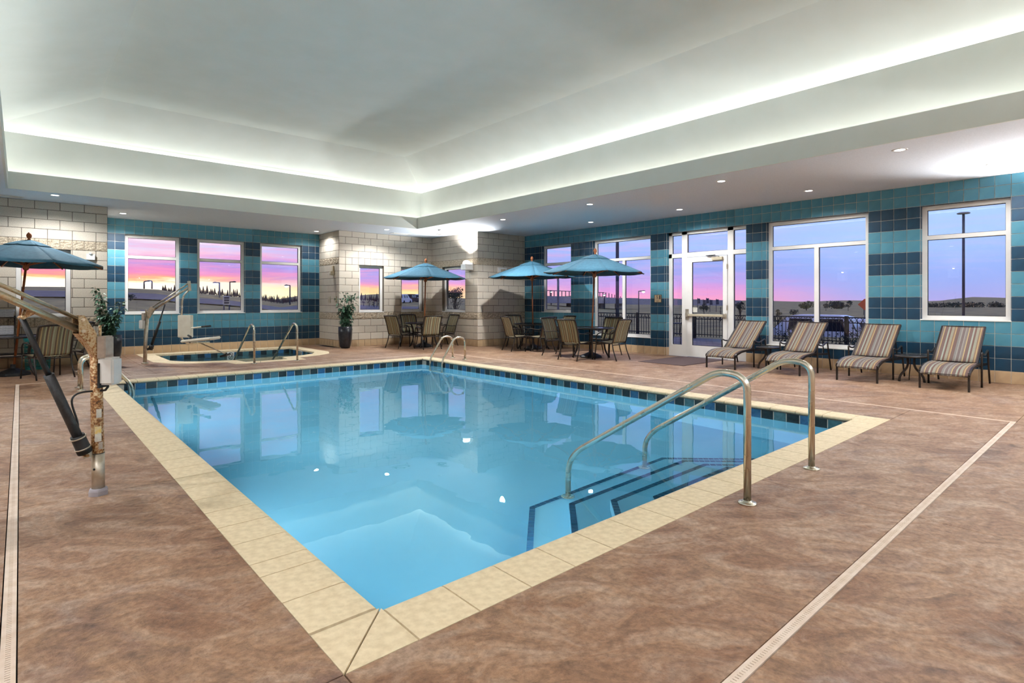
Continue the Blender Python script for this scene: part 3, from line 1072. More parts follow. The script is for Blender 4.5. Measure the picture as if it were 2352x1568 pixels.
for i in range(n + 1):
    y = 2.305 + TW / 2 + i * TW
    if y + TW / 2 > wy1: continue
    for x, sgn in ((wx1 - .003, 1), (wx0 + .003, -1)):
        link('waterline_tile', wlm['X', WLM[(i + 1) % 4], sgn], pool, (x, y, -.120))
# steps in the middle of the near side, edges marked with small tiles
STEPS = [(-.82, 3.43, 3.22, 5.17), (-.60, 3.11, 3.36, 5.06), (-.40, 2.80, 3.51, 4.92), (-.20, 2.51, 3.66, 4.80)]
trim = MB()
for z, yf, xa, xb in STEPS:
    dl = yf - wy0
    poly = [(xa - dl, wy0), (xb + dl, wy0), (xb, yf), (xa, yf)]
    mb = MB(); mb.prism(poly, ZB, z, M['plaster']); mb.build('pool_step', None, pool)
    for (p, q) in ((poly[1], poly[2]), (poly[2], poly[3]), (poly[3], poly[0])):
        p, q = Vector((*p, 0)), Vector((*q, 0))
        dr = (q - p).normalized()
        inn = Vector((-dr.y, dr.x, 0))
        L = (q - p).length
        m_ = int(L / .053)
        for i in range(m_):
            c = p + dr * ((i + .5) * L / m_) + inn * .028
            trim.bar((c.x - dr.x * .024, c.y - dr.y * .024, z + .001), (c.x + dr.x * .024, c.y + dr.y * .024, z + .001), .048, .006)
tag(trim.build('step_edge_tile', M['trim_tile'], pool), kind='stuff')
mb = MB(); mb.add([(wx0 - .01, wy0 - .01, WZ), (wx1 + .01, wy0 - .01, WZ), (wx1 + .01, wy1 + .01, WZ), (wx0 - .01, wy1 + .01, WZ)], [(0, 1, 2, 3)])
M['water'] = water_mat('pool_water', (0.74, 0.94, 1.0))
M['spa_water'] = water_mat('spa_water', (0.80, 0.95, 0.97))
tag(mb.build('pool_water', M['water']), 'clear blue still water filling the swimming pool', 'water', None, 'stuff')

# round underwater lamps, added out of sight to brighten the basin
for (x, y, dx, dy) in ((2.3, wy0, 0, 1), (wx0, 4.8, 1, 0), (wx0, 8.8, 1, 0)):
    t = thing('added_underwater_light', 'round pool lamp added under water in the ' + ('lift side wall' if dx else 'wall beside the pool steps'), 'pool lamp', (x, y, -.58), 0, 'added underwater pool lamps')
    mb = MB(); mb.tube([(dx * .0, dy * .0, 0), (dx * .03, dy * .03, 0)], .14, 24); mb.build('bezel', M['steel'], t)
    mb = MB(); mb.tube([(dx * .03, dy * .03, 0), (dx * .035, dy * .035, 0)], .11, 24); mb.build('lens', M['lens'], t)
    d_ = bpy.data.lights.new('added_underwater_beam', 'SPOT'); d_.energy = POOL_P; d_.spot_size = math.radians(165); d_.spot_blend = .9; d_.shadow_soft_size = .10; d_.color = (.92, .98, 1)
    lo_ = bpy.data.objects.new('added_underwater_beam', d_); COL.objects.link(lo_); d_.energy = (POOL_P * (1.7 if y > 6 else 1.0)) if dx else POOL_P * .35; lo_.location = (x + dx * .10, y + dy * .10, -.55); lo_.rotation_euler = Vector((dx, dy, .05)).to_track_quat('-Z', 'Y').to_euler()

# ------------------------------------------------------------------ hot tub
M['spa_plaster'] = pm('spa_plaster', (150, 172, 174), (136, 160, 164), 4, 0.8)
spa = MB()
def off_poly(poly, r):
    c = Vector((sum(p[0] for p in poly) / len(poly), sum(p[1] for p in poly) / len(poly)))
    return [((p[0] - c.x) * (1 + r) + c.x, (p[1] - c.y) * (1 + r) + c.y) for p in poly]
CC = SPA_IN[::-1] if sum(SPA_IN[i][0] * SPA_IN[(i + 1) % 12][1] - SPA_IN[(i + 1) % 12][0] * SPA_IN[i][1] for i in range(12)) < 0 else SPA_IN
OC = SPA_OUT[::-1] if CC is not SPA_IN else SPA_OUT
spa.prism(OC, -.95, -.045, M['spa_plaster'], holes=[CC[::-1]])
spa.prism(OC, -1.05, -.95, M['spa_plaster'])
spa = struct(spa.build('hot_tub'))
tag(spa, 'sunken hot tub with pale stone coping under the three windows', None)
bn = MB(); bn.prism([(p[0], p[1]) for p in CC], -.95, -.50, M['spa_plaster'], holes=[[((p[0] - 4.22) * .72 + 4.22, (p[1] - 15.1) * .70 + 15.1) for p in CC][::-1]])
bn.build('bench', None, spa)
st_ = MB(); st_.box(3.76, 13.19, -.95, 4.68, 13.62, -.22); st_.build('entry_step', M['plaster'], spa)
N = len(SPA_IN)
for i in range(N):
    j = (i + 1) % N
    a, b, c, d = (Vector((*p, 0)) for p in (SPA_OUT[i], SPA_OUT[j], SPA_IN[j], SPA_IN[i]))
    k = max(1, round((c - d).length / .31))
    for m_ in range(k):
        t0, t1 = m_ / k + .006 / max((b - a).length, .3), (m_ + 1) / k - .006 / max((b - a).length, .3)
        q = [a.lerp(b, t0), a.lerp(b, t1), d.lerp(c, t1), d.lerp(c, t0)]
        q = [(p.x, p.y) for p in q]
        A_ = sum(q[s][0] * q[(s + 1) % 4][1] - q[(s + 1) % 4][0] * q[s][1] for s in range(4))
        mb = MB(); mb.prism(q if A_ > 0 else q[::-1], -.042, .002, M['coping']); mb.build('coping_stone', None, spa)
for i in range(N):
    j = (i + 1) % N
    p, q = Vector((*SPA_IN[i], 0)), Vector((*SPA_IN[j], 0))
    L = (q - p).length
    dr = (q - p).normalized()
    k = max(1, round(L / .155))
    for m_ in range(k):
        c0, c1 = p + dr * (m_ * L / k + .003), p + dr * ((m_ + 1) * L / k - .003)
        mb = MB(); mb.bar((c0.x, c0.y, -.12), (c1.x, c1.y, -.12), .012, .15, M[WLM[(m_ * 2 + (m_ // 2) % 2 * 1) % 4 if m_ % 2 else 3 if (m_ // 2) % 2 else 1]] if False else M[('wl_black', 'wl_blue', 'wl_black', 'wl_teal')[m_ % 4]])
        mb.build('waterline_tile', None, spa)
mb = MB(); mb.prism(CC, WZ - .001, WZ); wm = [f for f in mb.f]
mb2 = MB(); tr = tessellate_polygon([[Vector((p[0], p[1], 0)) for p in CC]])
mb2.add([(p[0], p[1], WZ) for p in CC], [(t if (Vector(CC[t[1]]) - Vector(CC[t[0]])).cross(Vector(CC[t[2]]) - Vector(CC[t[0]])) > 0 else (t[0], t[2], t[1])) for t in tr])
tag(mb2.build('hot_tub_water', M['spa_water']), 'dark greenish water in the sunken hot tub', 'water', None, 'stuff')
# white depth-marker plaques set in the waterline
for (x, y, rz) in ((4.30, 16.465, 0), (5.868, 15.55, 1)):
    mb = MB()
    if rz == 0:
        mb.box(x - .09, y - .004, -.165, x + .09, y + .004, -.03, M['white_plastic']); mb.tube([(x + .05 * math.cos(a), y - .006, -.095 + .05 * math.sin(a)) for a in [k * math.pi / 8 for k in range(16)]], .006, 6, M['black'], closed=True); mb.bar((x - .035, y - .006, -.06), (x + .035, y - .006, -.13), .006, .012, M['black'])
    else:
        mb.box(x - .004, y - .09, -.165, x + .004, y + .09, -.03, M['white_plastic']); mb.tube([(x - .006, y + .05 * math.cos(a), -.095 + .05 * math.sin(a)) for a in [k * math.pi / 8 for k in range(16)]], .006, 6, M['black'], closed=True); mb.bar((x - .006, y - .035, -.06), (x - .006, y + .035, -.13), .006, .012, M['black'])
    mb.build('no_diving_plaque', None, spa)

# ------------------------------------------------------------------ ceiling fixtures
def spot(name, loc, power, size, blend, color, rot=(0, 0, 0), radius=.07):
    d = bpy.data.lights.new(name, 'SPOT')
    d.energy, d.spot_size, d.spot_blend, d.color = power, size, blend, color
    d.shadow_soft_size = radius
    o = bpy.data.objects.new(name, d)
    COL.objects.link(o)
    o.location = loc
    o.rotation_euler = rot
    return o
DL = [(0.51, 14.09), (1.82, 15.95), (6.585, 16.22), (7.95, 14.49), (9.19, 10.76), (9.14, 7.84), (9.09, 4.83), (9.05, 2.21),
      (11.22, 9.59), (11.18, 6.94), (11.11, 4.16), (11.05, 1.5), (9.0, -0.6), (11.0, -1.2), (6.2, -1.7), (3.2, -1.7), (0.2, -1.7), (-1.9, 1.6), (-1.9, 4.8), (-1.9, 8.0), (-1.9, 11.2)]  # trailing positions lie out of view, added to brighten the deck
DLWHERE = {0: 'over the block wall beside the towel rack', 1: 'over the first hot tub window', 2: 'above the horn strobe', 3: 'over the alcove entrance', 4: 'over the alcove table side of the deck',
           5: 'on the tray side of the umbrella tables', 6: 'on the tray side of the entry door', 7: 'on the tray side of the lounge chairs', 8: 'above the umbrella by the wall',
           9: 'above the entry door', 10: 'above the lounge chairs by the big window', 11: 'above the last lounge chair'}
trim_me = MB(); trim_me.lathe([(.062, .0), (.062, -.004), (.085, -.006), (.092, -.003), (.092, .0)], n=24, mat=M['white_plastic'])
lens_me = MB(); lens_me.lathe([(.062, -.001), (.062, -.003)], n=24, mat=M['lens'])
trim_me, lens_me = trim_me.mesh('downlight_trim'), lens_me.mesh('downlight_lens')
for i, (x, y) in enumerate(DL):
    t = thing('downlight', 'round recessed downlight in the soffit ' + DLWHERE.get(i, 'added unseen along the windowless block walls'), 'downlight', (x, y, ZC), 0, 'recessed downlights in the soffit')
    link('trim_ring', trim_me, t); link('lens', lens_me, t)
    spot('downlight_beam', (x, y, ZC - .03), 112.0 * {0: .95, 1: 1.35, 2: .3, 3: 1.3, 4: 2.2, 5: .95, 6: .85, 7: .62, 8: .5, 9: .75, 10: .5, 11: .45}.get(i, 1.0), math.radians(156), .55, (.96, .98, 1.0), radius=.06)

def vent(x, y, lx, ly, label):
    t = thing('ceiling_vent', label, 'vent', (x, y, ZC), 0, 'air vents in the soffit')
    mb = MB(); mb.prism(rect(-lx, -ly, lx, ly), -.012, 0, None, holes=[rect(-lx + .03, -ly + .03, lx - .03, ly - .03)[::-1]]); mb.build('frame', M['white_plastic'], t)
    k = 5
    for i in range(k):
        yy = -ly + .045 + i * (2 * ly - .09) / (k - 1)
        m2 = MB(); m2.bar((-lx + .03, yy, -.006), (lx - .03, yy, -.006), .02, .004); m2.build('louvre', M['white_plastic'], t)
    m2 = MB(); m2.box(-lx + .03, -ly + .03, -.001, lx - .03, ly - .03, -.0005); m2.build('dark_throat', M['dark_gap'], t)
vent(8.75, 15.10, .30, .15, 'slotted white air vent over the alcove windows')
vent(9.72, 14.25, .15, .30, 'slotted white air vent over the alcove table')
vent(-0.25, 14.80, .30, .12, 'slotted white air vent above the block wall window')
mb = MB(); mb.lathe([(.06, 0), (.06, -.02), (.035, -.045), (.02, -.05)], (9.10, 13.47, ZC), 20)
tag(mb.build('smoke_detector', M['white_plastic']), 'small round white smoke detector on the soffit by the alcove', 'smoke detector')

# ------------------------------------------------------------------ wall fixtures
def sconce(wall, s, z, label, power, shield=False):
    t = thing('wall_uplight', label, 'wall lamp', (0, 0, 0))
    mb = MB(); wall.wrbox(mb, s - .11, s + .11, z - .12, z + .10, -.03, 0, .006); mb.build('back_plate', M['white_plastic'], t)
    mb = MB(); wall.wrbox(mb, s - .12, s + .12, z - .12, z + .06, -.30, -.03, .02); mb.build('housing', M['white_plastic'], t)
    if shield:                                   # panels added so the lens does not mirror in the windows
        for a in ((s - .15, s - .14, -.36, -.0), (s + .14, s + .15, -.36, 0), (s - .15, s + .15, -.37, -.36)):
            mb = MB(); wall.wbox(mb, a[0], a[1], z - .12, z + .24, a[2], a[3]); mb.build('added_shield_panel', M['white_plastic'], t)
    c = wall.P(s, -.17, z + .06)
    mb = MB(); mb.lathe([(.115, .0), (.115, .03), (.10, .075), (.06, .105), (.02, .115)], c, 24); mb.build('bright_lens', M['sconce_lens'], t)
    inw = Vector(wall.P(s, -.55, z + 1)) - Vector(wall.P(s, 0, z))        # up and away from the wall
    spot('uplight_beam', wall.P(s, -.19, z + .20), power, math.radians(140), .35, (.97, .98, 1), inw.to_track_quat('-Z', 'Y').to_euler(), .06)
sconce(wall_side, 13.40, 2.40, 'glowing white wall uplight beside the alcove side window', 190)
sconce(wall_right, 0.35, 2.40, 'white wall uplight on the tiles past the last window', 420, True)
wall_back = Wall.__new__(Wall); wall_back.kind, wall_back.c = 'YN', YN
wall_west = Wall.__new__(Wall); wall_west.kind, wall_west.c = 'XN', XW
for s_ in (1.5, 5.0, 8.5):  # uplights added on the unseen near wall to brighten the soffit
    sconce(wall_back, s_, 2.40, {1.5: 'added white wall uplight on the unseen near block wall facing the pool lift', 5.0: 'added white wall uplight on the unseen near block wall facing the pool steps', 8.5: 'added white wall uplight on the unseen near block wall facing the lounge chairs'}[s_], 190, True)
for s_ in (1.0, 5.0, 9.0):  # more added uplights, on the unseen side wall, for soft bounce
    sconce(wall_west, s_, 2.40, {1.0: 'added white wall uplight on the unseen side block wall at the near end', 5.0: 'added white wall uplight on the unseen side block wall level with the lift', 9.0: 'added white wall uplight on the unseen side block wall towards the towel rack'}[s_], 190, True)
def wallbox(name, wall, s0, s1, z0, z1, dep, label, cat, mat, extra=None):
    t = thing(name, label, cat)
    mb = MB(); wall.wrbox(mb, s0, s1, z0, z1, -dep, 0, .008); mb.build('housing', mat, t)
    if extra: extra(t)
    return t
def ex(t):
    mb = MB(); wall_front.wrbox(mb, 11.02, 11.20, 2.25, 2.33, -.075, -.06, .006); mb.build('cover', M['beige_plastic'], t)
wallbox('emergency_light', wall_front, 10.93, 11.28, 2.225, 2.385, .06, 'white wall box on the blocks behind the umbrella', 'wall box', M['white_plastic'], ex)
def ex(t):
    mb = MB(); mb.lathe([(.03, 0), (.03, .03), (.02, .04)], (1.14, YL - .06, 2.36), 12); mb.build('lamp_head', M['white_plastic'], t)
wallbox('emergency_light', wall_farleft, 1.065, 1.215, 2.24, 2.37, .06, 'white wall box on the blocks beside the hot tub windows', 'wall box', M['white_plastic'], ex)
def ex(t):
    mb = MB(); wall_return.wrbox(mb, 15.84, 15.96, 2.12, 2.24, -.12, 0, .015); mb.build('strobe_lens', M['beige_plastic'], t)
    mb = MB(); mb.lathe([(.028, 0), (.028, .012)], (XA0 - .125, 15.90, 2.17), 12); mb.build('strobe_bulb', M['white_plastic'], t)
wallbox('horn_strobe', wall_return, 15.86, 15.95, 2.20, 2.40, .05, 'beige alarm horn on the block wall above the switches', 'alarm', M['beige_plastic'], ex)
for s, lb in ((16.19, 'beige blank switch plate nearest the tiled wall'), (15.76, 'beige switch plate nearest the potted plant')):
    t = thing('switch_plate', lb, 'switch')
    mb = MB(); wall_return.wrbox(mb, s - .07, s + .07, 1.31, 1.50, -.03, 0, .006); mb.build('plate', M['beige_plastic'], t)
    mb = MB(); wall_return.wrbox(mb, s - .018, s + .018, 1.36, 1.43, -.036, -.028, .003); mb.build('rocker', M['grey_plastic'], t)
# exit sign with running figure
t = thing('exit_sign', 'square tan exit sign with running figure and black doorway', 'sign')
sgn = MB(); wall_right.wrbox(sgn, 8.005, 8.215, 1.315, 1.515, -.012, 0, .003); sgn.build('sign_plate', M['tile_tan'], t)
fr_ = MB()
for a in ((8.005, 8.215, 1.315, 1.325), (8.005, 8.215, 1.505, 1.515), (8.005, 8.015, 1.315, 1.515), (8.205, 8.215, 1.315, 1.515)):
    wall_right.wbox(fr_, *a, -.016, -.008)
fr_.build('sign_border', M['frame_bronze'], t)
px = XR - .0145
fg = MB(); fg.bar((px, 8.050, 1.40), (px, 8.050, 1.495), .036, .003); fg.build('doorway_mark', M['black'], t)
fg = MB()
fg.bar((px, 8.135, 1.475), (px, 8.117, 1.435), .016, .003); fg.bar((px, 8.117, 1.437), (px, 8.100, 1.415), .009, .003); fg.bar((px, 8.100, 1.416), (px, 8.103, 1.398), .008, .003)
fg.bar((px, 8.119, 1.437), (px, 8.140, 1.420), .009, .003); fg.bar((px, 8.140, 1.421), (px, 8.160, 1.403), .008, .003)
fg.bar((px, 8.135, 1.472), (px, 8.112, 1.457), .007, .003); fg.bar((px, 8.137, 1.470), (px, 8.158, 1.452), .007, .003)
fg.add([(px, 8.132 + .011 * math.cos(k * math.pi / 5), 1.488 + .011 * math.sin(k * math.pi / 5)) for k in range(10)], [tuple(range(10))[::-1]])
fg.build('running_figure', M['black'], t)
tx = bpy.data.curves.new('exit_text', 'FONT'); tx.body = 'EXIT'; tx.size = .038; tx.align_x = 'CENTER'; tx.extrude = .0008
to = bpy.data.objects.new('exit_text', tx)
me = bpy.data.meshes.new_from_object(to)
bpy.data.objects.remove(to)
me.materials.append(M['black'])
o = link('exit_lettering', me, t, (XR - .0135, 8.11, 1.34), (math.pi / 2, 0, -math.pi / 2))

# ------------------------------------------------------------------ steel rails
def rail_thing(name, label, paths, r, flanges, group=None, mat='steel', treads=None):
    t = thing(name, label, 'handrail', (0, 0, 0), 0, group)
    for p in paths:
        mb = MB(); mb.tube(p, r, 14); mb.build('rail', M[mat], t)
    for (x, y, z) in flanges:
        mb = MB(); mb.lathe([(.060, 0), (.060, .007), (.052, .011), (r + .004, .013), (r + .003, .022)], (x, y, z), 24); mb.build('flange', M[mat], t)
    if treads:
        for (p, q) in treads:
            mb = MB(); mb.bar(p, q, .07, .025); mb.build('tread', M['white_plastic'], t)
    return t
RG = 'handrails of the pool steps'
for x, y0, lab in ((3.63, 1.745, 'steel handrail of the pool steps on the lift side'), (4.77, 1.765, 'steel handrail of the pool steps on the lounge side')):
    pts = smooth_path([(x, y0, 0), (x, y0, .835), (x, y0 + .20, .865), (x, 3.26, .045), (x, 3.36, -.09), (x, 3.365, -.82)], .16, 7)
    rail_thing('pool_handrail', lab, [pts], .0245, [(x, y0, 0), (x, 3.365, -.819)], RG)
pt = [[(7.725, y, 0), (7.725, y, .50), (7.44, y, .53), (7.10, y, .02), (7.085, y, -.15), (7.085, y, -.95)] for y in (10.89, 10.40)]
rail_thing('pool_ladder', 'steel pool ladder at the corner nearest the alcove', [smooth_path(p, .13, 6) for p in pt], .0225, [(7.725, 10.89, 0), (7.725, 10.40, 0)], 'pool ladders', 'steel', [((7.075, 10.40, z), (7.075, 10.89, z)) for z in (-.35, -.62, -.9)])
pt = [[(.69, y, 0), (.69, y, .49), (.95, y, .50), (1.32, y, .03), (1.345, y, -.12), (1.30, y, -.95)] for y in (10.97, 10.58)]
rail_thing('pool_ladder', 'steel pool ladder behind the rusty pool lift', [smooth_path(p, .13, 6) for p in pt], .0225, [(.69, 10.97, 0), (.69, 10.58, 0)], 'pool ladders', 'steel', [((1.30, 10.58, z), (1.30, 10.97, z)) for z in (-.35, -.62, -.9)])
for x, yb, lab in ((3.79, 12.705, 'steel hot tub handrail nearest the hot tub lift'), (4.70, 12.67, 'steel hot tub handrail nearest the potted plant')):
    pts = smooth_path([(x, yb, 0), (x, yb, .80), (x, yb + .22, .86), (x, 14.15, .0), (x, 14.45, -.2)], .13, 6)
    rail_thing('spa_handrail', lab, [pts], .022, [(x, yb, 0)], 'handrails of the hot tub')

# ------------------------------------------------------------------ pool lifts
def rust_mat(name, sh):
    m = bpy.data.materials.new(name)
    m.use_nodes = True
    nt = m.node_tree
    bs = nt.nodes['Principled BSDF']
    tc = nt.nodes.new('ShaderNodeTexCoord')
    n1 = node(nt, 'ShaderNodeTexNoise'); n1.inputs['Scale'].default_value = 6; n1.inputs['Detail'].default_value = 6
    n2 = node(nt, 'ShaderNodeTexNoise'); n2.inputs['Scale'].default_value = 70; n2.inputs['Detail'].default_value = 5
    for n in (n1, n2):
        nt.links.new(tc.outputs['Object'], n.inputs['Vector'])
    f = mathn(nt, 'ADD', mathn(nt, 'MULTIPLY', n1.outputs[0], .5), mathn(nt, 'MULTIPLY', n2.outputs[0], .5))
    rp = ramp(nt, [(0.30 + sh, lin((206, 192, 166))), (0.46 + sh, lin((196, 172, 134))), (0.53 + sh, lin((156, 104, 54))), (0.60 + sh, lin((92, 60, 38)))], f)
    nt.links.new(rp.outputs[0], bs.inputs['Base Color'])
    mt = ramp(nt, [(0.42 + sh, (.85, .85, .85, 1)), (0.53 + sh, (.1, .1, .1, 1))], f)
    nt.links.new(mt.outputs[0], bs.inputs['Metallic'])
    rg = ramp(nt, [(0.42 + sh, (.30, .30, .30, 1)), (0.56 + sh, (.8, .8, .8, 1))], f)
    nt.links.new(rg.outputs[0], bs.inputs['Roughness'])
    return m
M['rust'] = rust_mat('rusted_steel', 0.0)
M['rust_light'] = rust_mat('rust_spotted_steel', 0.13)
M['rust_mid'] = rust_mat('rust_stained_plate', 0.05)

def cam_pt(u, v, d):
    """point seen at photo pixel (u, v) at depth d: used to place measured points"""
    a, b = (u - 1176) / FPX, (HORIZON - v) / FPX
    return Vector(((math.sin(YAW) + a * math.cos(YAW)) * d, (math.cos(YAW) - a * math.sin(YAW)) * d, CAM_H + b * d))
BX, BY = 0.408, 4.818
lift = thing('pool_lift', 'rust-stained steel pool lift with black actuator at the pool edge', 'pool lift', (BX, BY, 0))
def loc(p):
    return Vector((p[0] - BX, p[1] - BY, p[2]))
def lp(u, v):
    d = 3.86 - (222 - u) * 0.0022
    return loc(cam_pt(u, v, d))
mb = MB(); mb.tube([(0, 0, 0), (-.004, 0, .40), (-.016, .0, 1.10)], [.037, .037, .036], 24); post = mb.build('post', M['rust'], lift)
mb = MB(); mb.tube([(0, 0, .0), (-.002, 0, .29)], .0385, 24); slv = mb.build('socket_sleeve', M['steel_dull'], lift)
mb = MB(); mb.tube([(-.002, 0, .288), (-.002, 0, .292)], .0392, 24); mb.build('sleeve_seam', M['black'], slv)
hx = loc(cam_pt(224, 1077, 3.82)); mb = MB(); mb.lathe([(.008, 0), (.008, .004)], (0, 0, 0), 12)
ho = mb.build('bolt_hole', M['black'], slv); dirc = Vector((-math.sin(YAW), -math.cos(YAW), 0)); ho.location = Vector((0, 0, .185)) + dirc * .0365; ho.rotation_euler = dirc.to_track_quat('Z', 'Y').to_euler()
mb = MB(); mb.lathe([(.062, 0), (.062, .030), (.054, .045), (.040, .048)], (0, 0, 0), 6, rot=.4, smooth=False); mb.build('base_collar', M['concrete'], lift)
# bracket: two side plates with a sloping back edge
P = [lp(173, 724), lp(186, 724), lp(214, 765), lp(219, 800), lp(218, 830), lp(205, 802), lp(174, 766)]
nrm = (P[1] - P[0]).cross(P[3] - P[0]).normalized()
br = MB()
for sgn_ in (-1, 1):
    pl = [p + nrm * (.040 * sgn_) for p in P]
    pl2 = [p + nrm * (.046 * sgn_) for p in P]
    k = len(P)
    br.add(pl + pl2, [tuple(range(k)), tuple(reversed(range(k, 2 * k)))] + [(i, (i + 1) % k, (i + 1) % k + k, i + k) for i in range(k)])
for i, j in ((1, 2), (2, 3), (4, 5), (5, 6)):
    a, b = P[i], P[j]
    br.add([a - nrm * .045, b - nrm * .045, b + nrm * .045, a + nrm * .045], [(0, 1, 2, 3)])
brk = br.build('bracket', M['rust_mid'], lift)
for (u, v) in ((182, 734), (183, 760)):
    c = lp(u, v)
    mb = MB(); mb.tube([c - nrm * .058, c + nrm * .058], .0125, 6); mb.tube([c - nrm * .062, c + nrm * .062], .007, 10); mb.build('bolt', M['steel'], brk)
def far_end(u0, v0, u1, v1, k):
    a, b = lp(u0, v0), lp(u1, v1)
    return a + (b - a) * k
LO0, LO1 = lp(179, 757), lp(0, 676)
UP0, UP1 = lp(179, 732), lp(0, 653)
lo_end, up_end = LO0 + (LO1 - LO0) * 1.85, UP0 + (UP1 - UP0) * 1.85
mb = MB(); mb.tube([LO0, lo_end], .023, 16); mb.build('main_arm', M['rust_light'], lift)
mb = MB(); mb.tube([UP0, up_end], .0135, 14); mb.build('upper_arm', M['rust_light'], lift)
# end of the arms, hanger and seat (outside the picture)
mb = MB(); mb.bar(lo_end + Vector((0, 0, -.05)), up_end + Vector((0, 0, .05)), .05, .06); mb.build('end_bracket', M['rust'], lift)
e = lo_end
mb = MB(); mb.tube(smooth_path([e, e + Vector((-.05, .0, -.10)), e + Vector((-.05, 0, -.62)), e + Vector((-.42, .12, -.64))], .08, 5), .018, 12); mb.build('hanger', M['steel'], lift)
mb = MB(); mb.rbox(e.x - .45, e.y - .16, e.z - .62, e.x - .06, e.y + .26, e.z - .57, .02); mb.build('seat', M['cream_seat'], lift)
mb = MB(); mb.rbox(e.x - .08, e.y - .15, e.z - .54, e.x - .04, e.y + .25, e.z - .10, .02); mb.build('backrest', M['cream_seat'], lift)
# actuator
T0, T1 = lp(50, 729), lp(196, 1040)
ax = (T1 - T0).normalized()
Ltot = (T1 - T0).length
lug = MB()
ca, cb, cc = lp(60, 708), lp(47, 729), lp(82, 719)
for sg in (-1, 1):
    o_ = nrm * .020 * sg
    lug.add([ca + o_, cb + o_ + Vector((0, 0, -.012)), cc + o_, ca + o_ * 1.3, cb + o_ * 1.3 + Vector((0, 0, -.012)), cc + o_ * 1.3], [(0, 1, 2), (5, 4, 3), (0, 3, 4, 1), (1, 4, 5, 2), (2, 5, 3, 0)])
lug.tube([T0 - nrm * .03, T0 + nrm * .03], .012, 12)
lug.build('lug', M['rust'], lift)
mb = MB(); mb.tube([T0, T0 + ax * Ltot * .47], .0165, 16); mb.build('actuator_rod', M['black'], lift)
M['sleeve'] = pm('actuator_sleeve_black', (46, 46, 48), (32, 32, 34), 60, 0.5, bump=.2)
mb = MB(); mb.tube([T0 + ax * Ltot * .40, T0 + ax * Ltot * .87], .029, 20); mb.build('actuator_sleeve', M['sleeve'], lift)
mb = MB(); mb.tube([T0 + ax * Ltot * .86, T0 + ax * Ltot * .875, T0 + ax * Ltot * .95, T0 + ax * Ltot * .955, T0 + ax * Ltot * .995], [.040, .042, .042, .046, .044], 20); mot = mb.build('motor', M['black'], lift)
for k_ in (.872, .953):
    mb = MB(); mb.tube([T0 + ax * Ltot * k_, T0 + ax * Ltot * (k_ + .008)], .0475, 20); mb.build('motor_ring', M['steel_dull'], mot)
mb = MB(); mb.bar(T1 + Vector((-.01, 0, -.012)), Vector((-.01, 0, T1.z - .01)), .012, .05); mb.build('lower_lug', M['steel_dull'], lift)
mb = MB(); mb.tube([T1 - nrm * .035 + Vector((0, 0, -.015)), T1 + nrm * .035 + Vector((0, 0, -.015))], .011, 10); mb.build('pivot_pin', M['rust'], lift)
cable = [lp(180, 990), lp(179, 968), lp(170, 945), lp(164, 925), lp(166, 912), lp(178, 903), lp(196, 899), lp(212, 898)]
fine = []
for i in range(len(cable) - 1):
    fine += [cable[i].lerp(cable[i + 1], k / 3) for k in range(3)]
fine.append(cable[-1])
for _ in range(2):
    fine = [fine[0]] + [(fine[i - 1] + fine[i] * 2 + fine[i + 1]) / 4 for i in range(1, len(fine) - 1)] + [fine[-1]]
mb = MB(); mb.tube(fine, .0062, 8); mb.build('power_cable', M['black'], lift)
# battery pack and control box
rgt = Vector((math.cos(YAW), -math.sin(YAW), 0))
fwd = Vector((math.sin(YAW), math.cos(YAW), 0))
def obox(mb, c, hx_, hy_, hz_):
    vs = []
    for z in (-1, 1):
        for a, b in ((-1, -1), (1, -1), (1, 1), (-1, 1)):
            vs.append(c + rgt * (a * hx_) + fwd * (b * hy_) + Vector((0, 0, z * hz_)))
    bm = bmesh.new()
    bv = [bm.verts.new(v) for v in vs]
    for f in [(0, 3, 2, 1), (4, 5, 6, 7), (0, 1, 5, 4), (1, 2, 6, 5), (2, 3, 7, 6), (3, 0, 4, 7)]:
        bm.faces.new([bv[i] for i in f])
    bmesh.ops.bevel(bm, geom=bm.edges[:], offset=min(hx_, hy_, hz_) * .25, segments=2, affect='EDGES')
    bm.verts.index_update()
    mb.add([v.co[:] for v in bm.verts], [[v.index for v in f.verts] for f in bm.faces])
    bm.free()
mb = MB(); obox(mb, loc(cam_pt(242, 797, 3.86)), .030, .045, .078); mb.build('battery_pack', M['grey_plastic'], lift)
mb = MB(); obox(mb, loc(cam_pt(252.5, 851, 3.86)), .054, .050, .094); cbx = mb.build('control_box', M['white_plastic'], lift)
mb = MB(); obox(mb, loc(cam_pt(235, 861, 3.84)), .006, .04, .085); mb.build('mount_plate', M['black'], lift)
mb = MB(); c0 = loc(cam_pt(248, 882, 3.86)); mb.tube([c0, c0 + Vector((0, 0, -.018)), c0 + Vector((-.006, 0, -.04)) - rgt * .01, c0 + Vector((0, 0, -.045)) - rgt * .05], .008, 10); mb.build('control_cable', M['black'], cbx)
mb = MB(); c0 = loc(cam_pt(230, 772, 3.86)); mb.tube([c0 + Vector((0, 0, -.05)), c0 + Vector((0, 0, .075))], .009, 10); mb.build('lock_pin', M['rust'], lift)
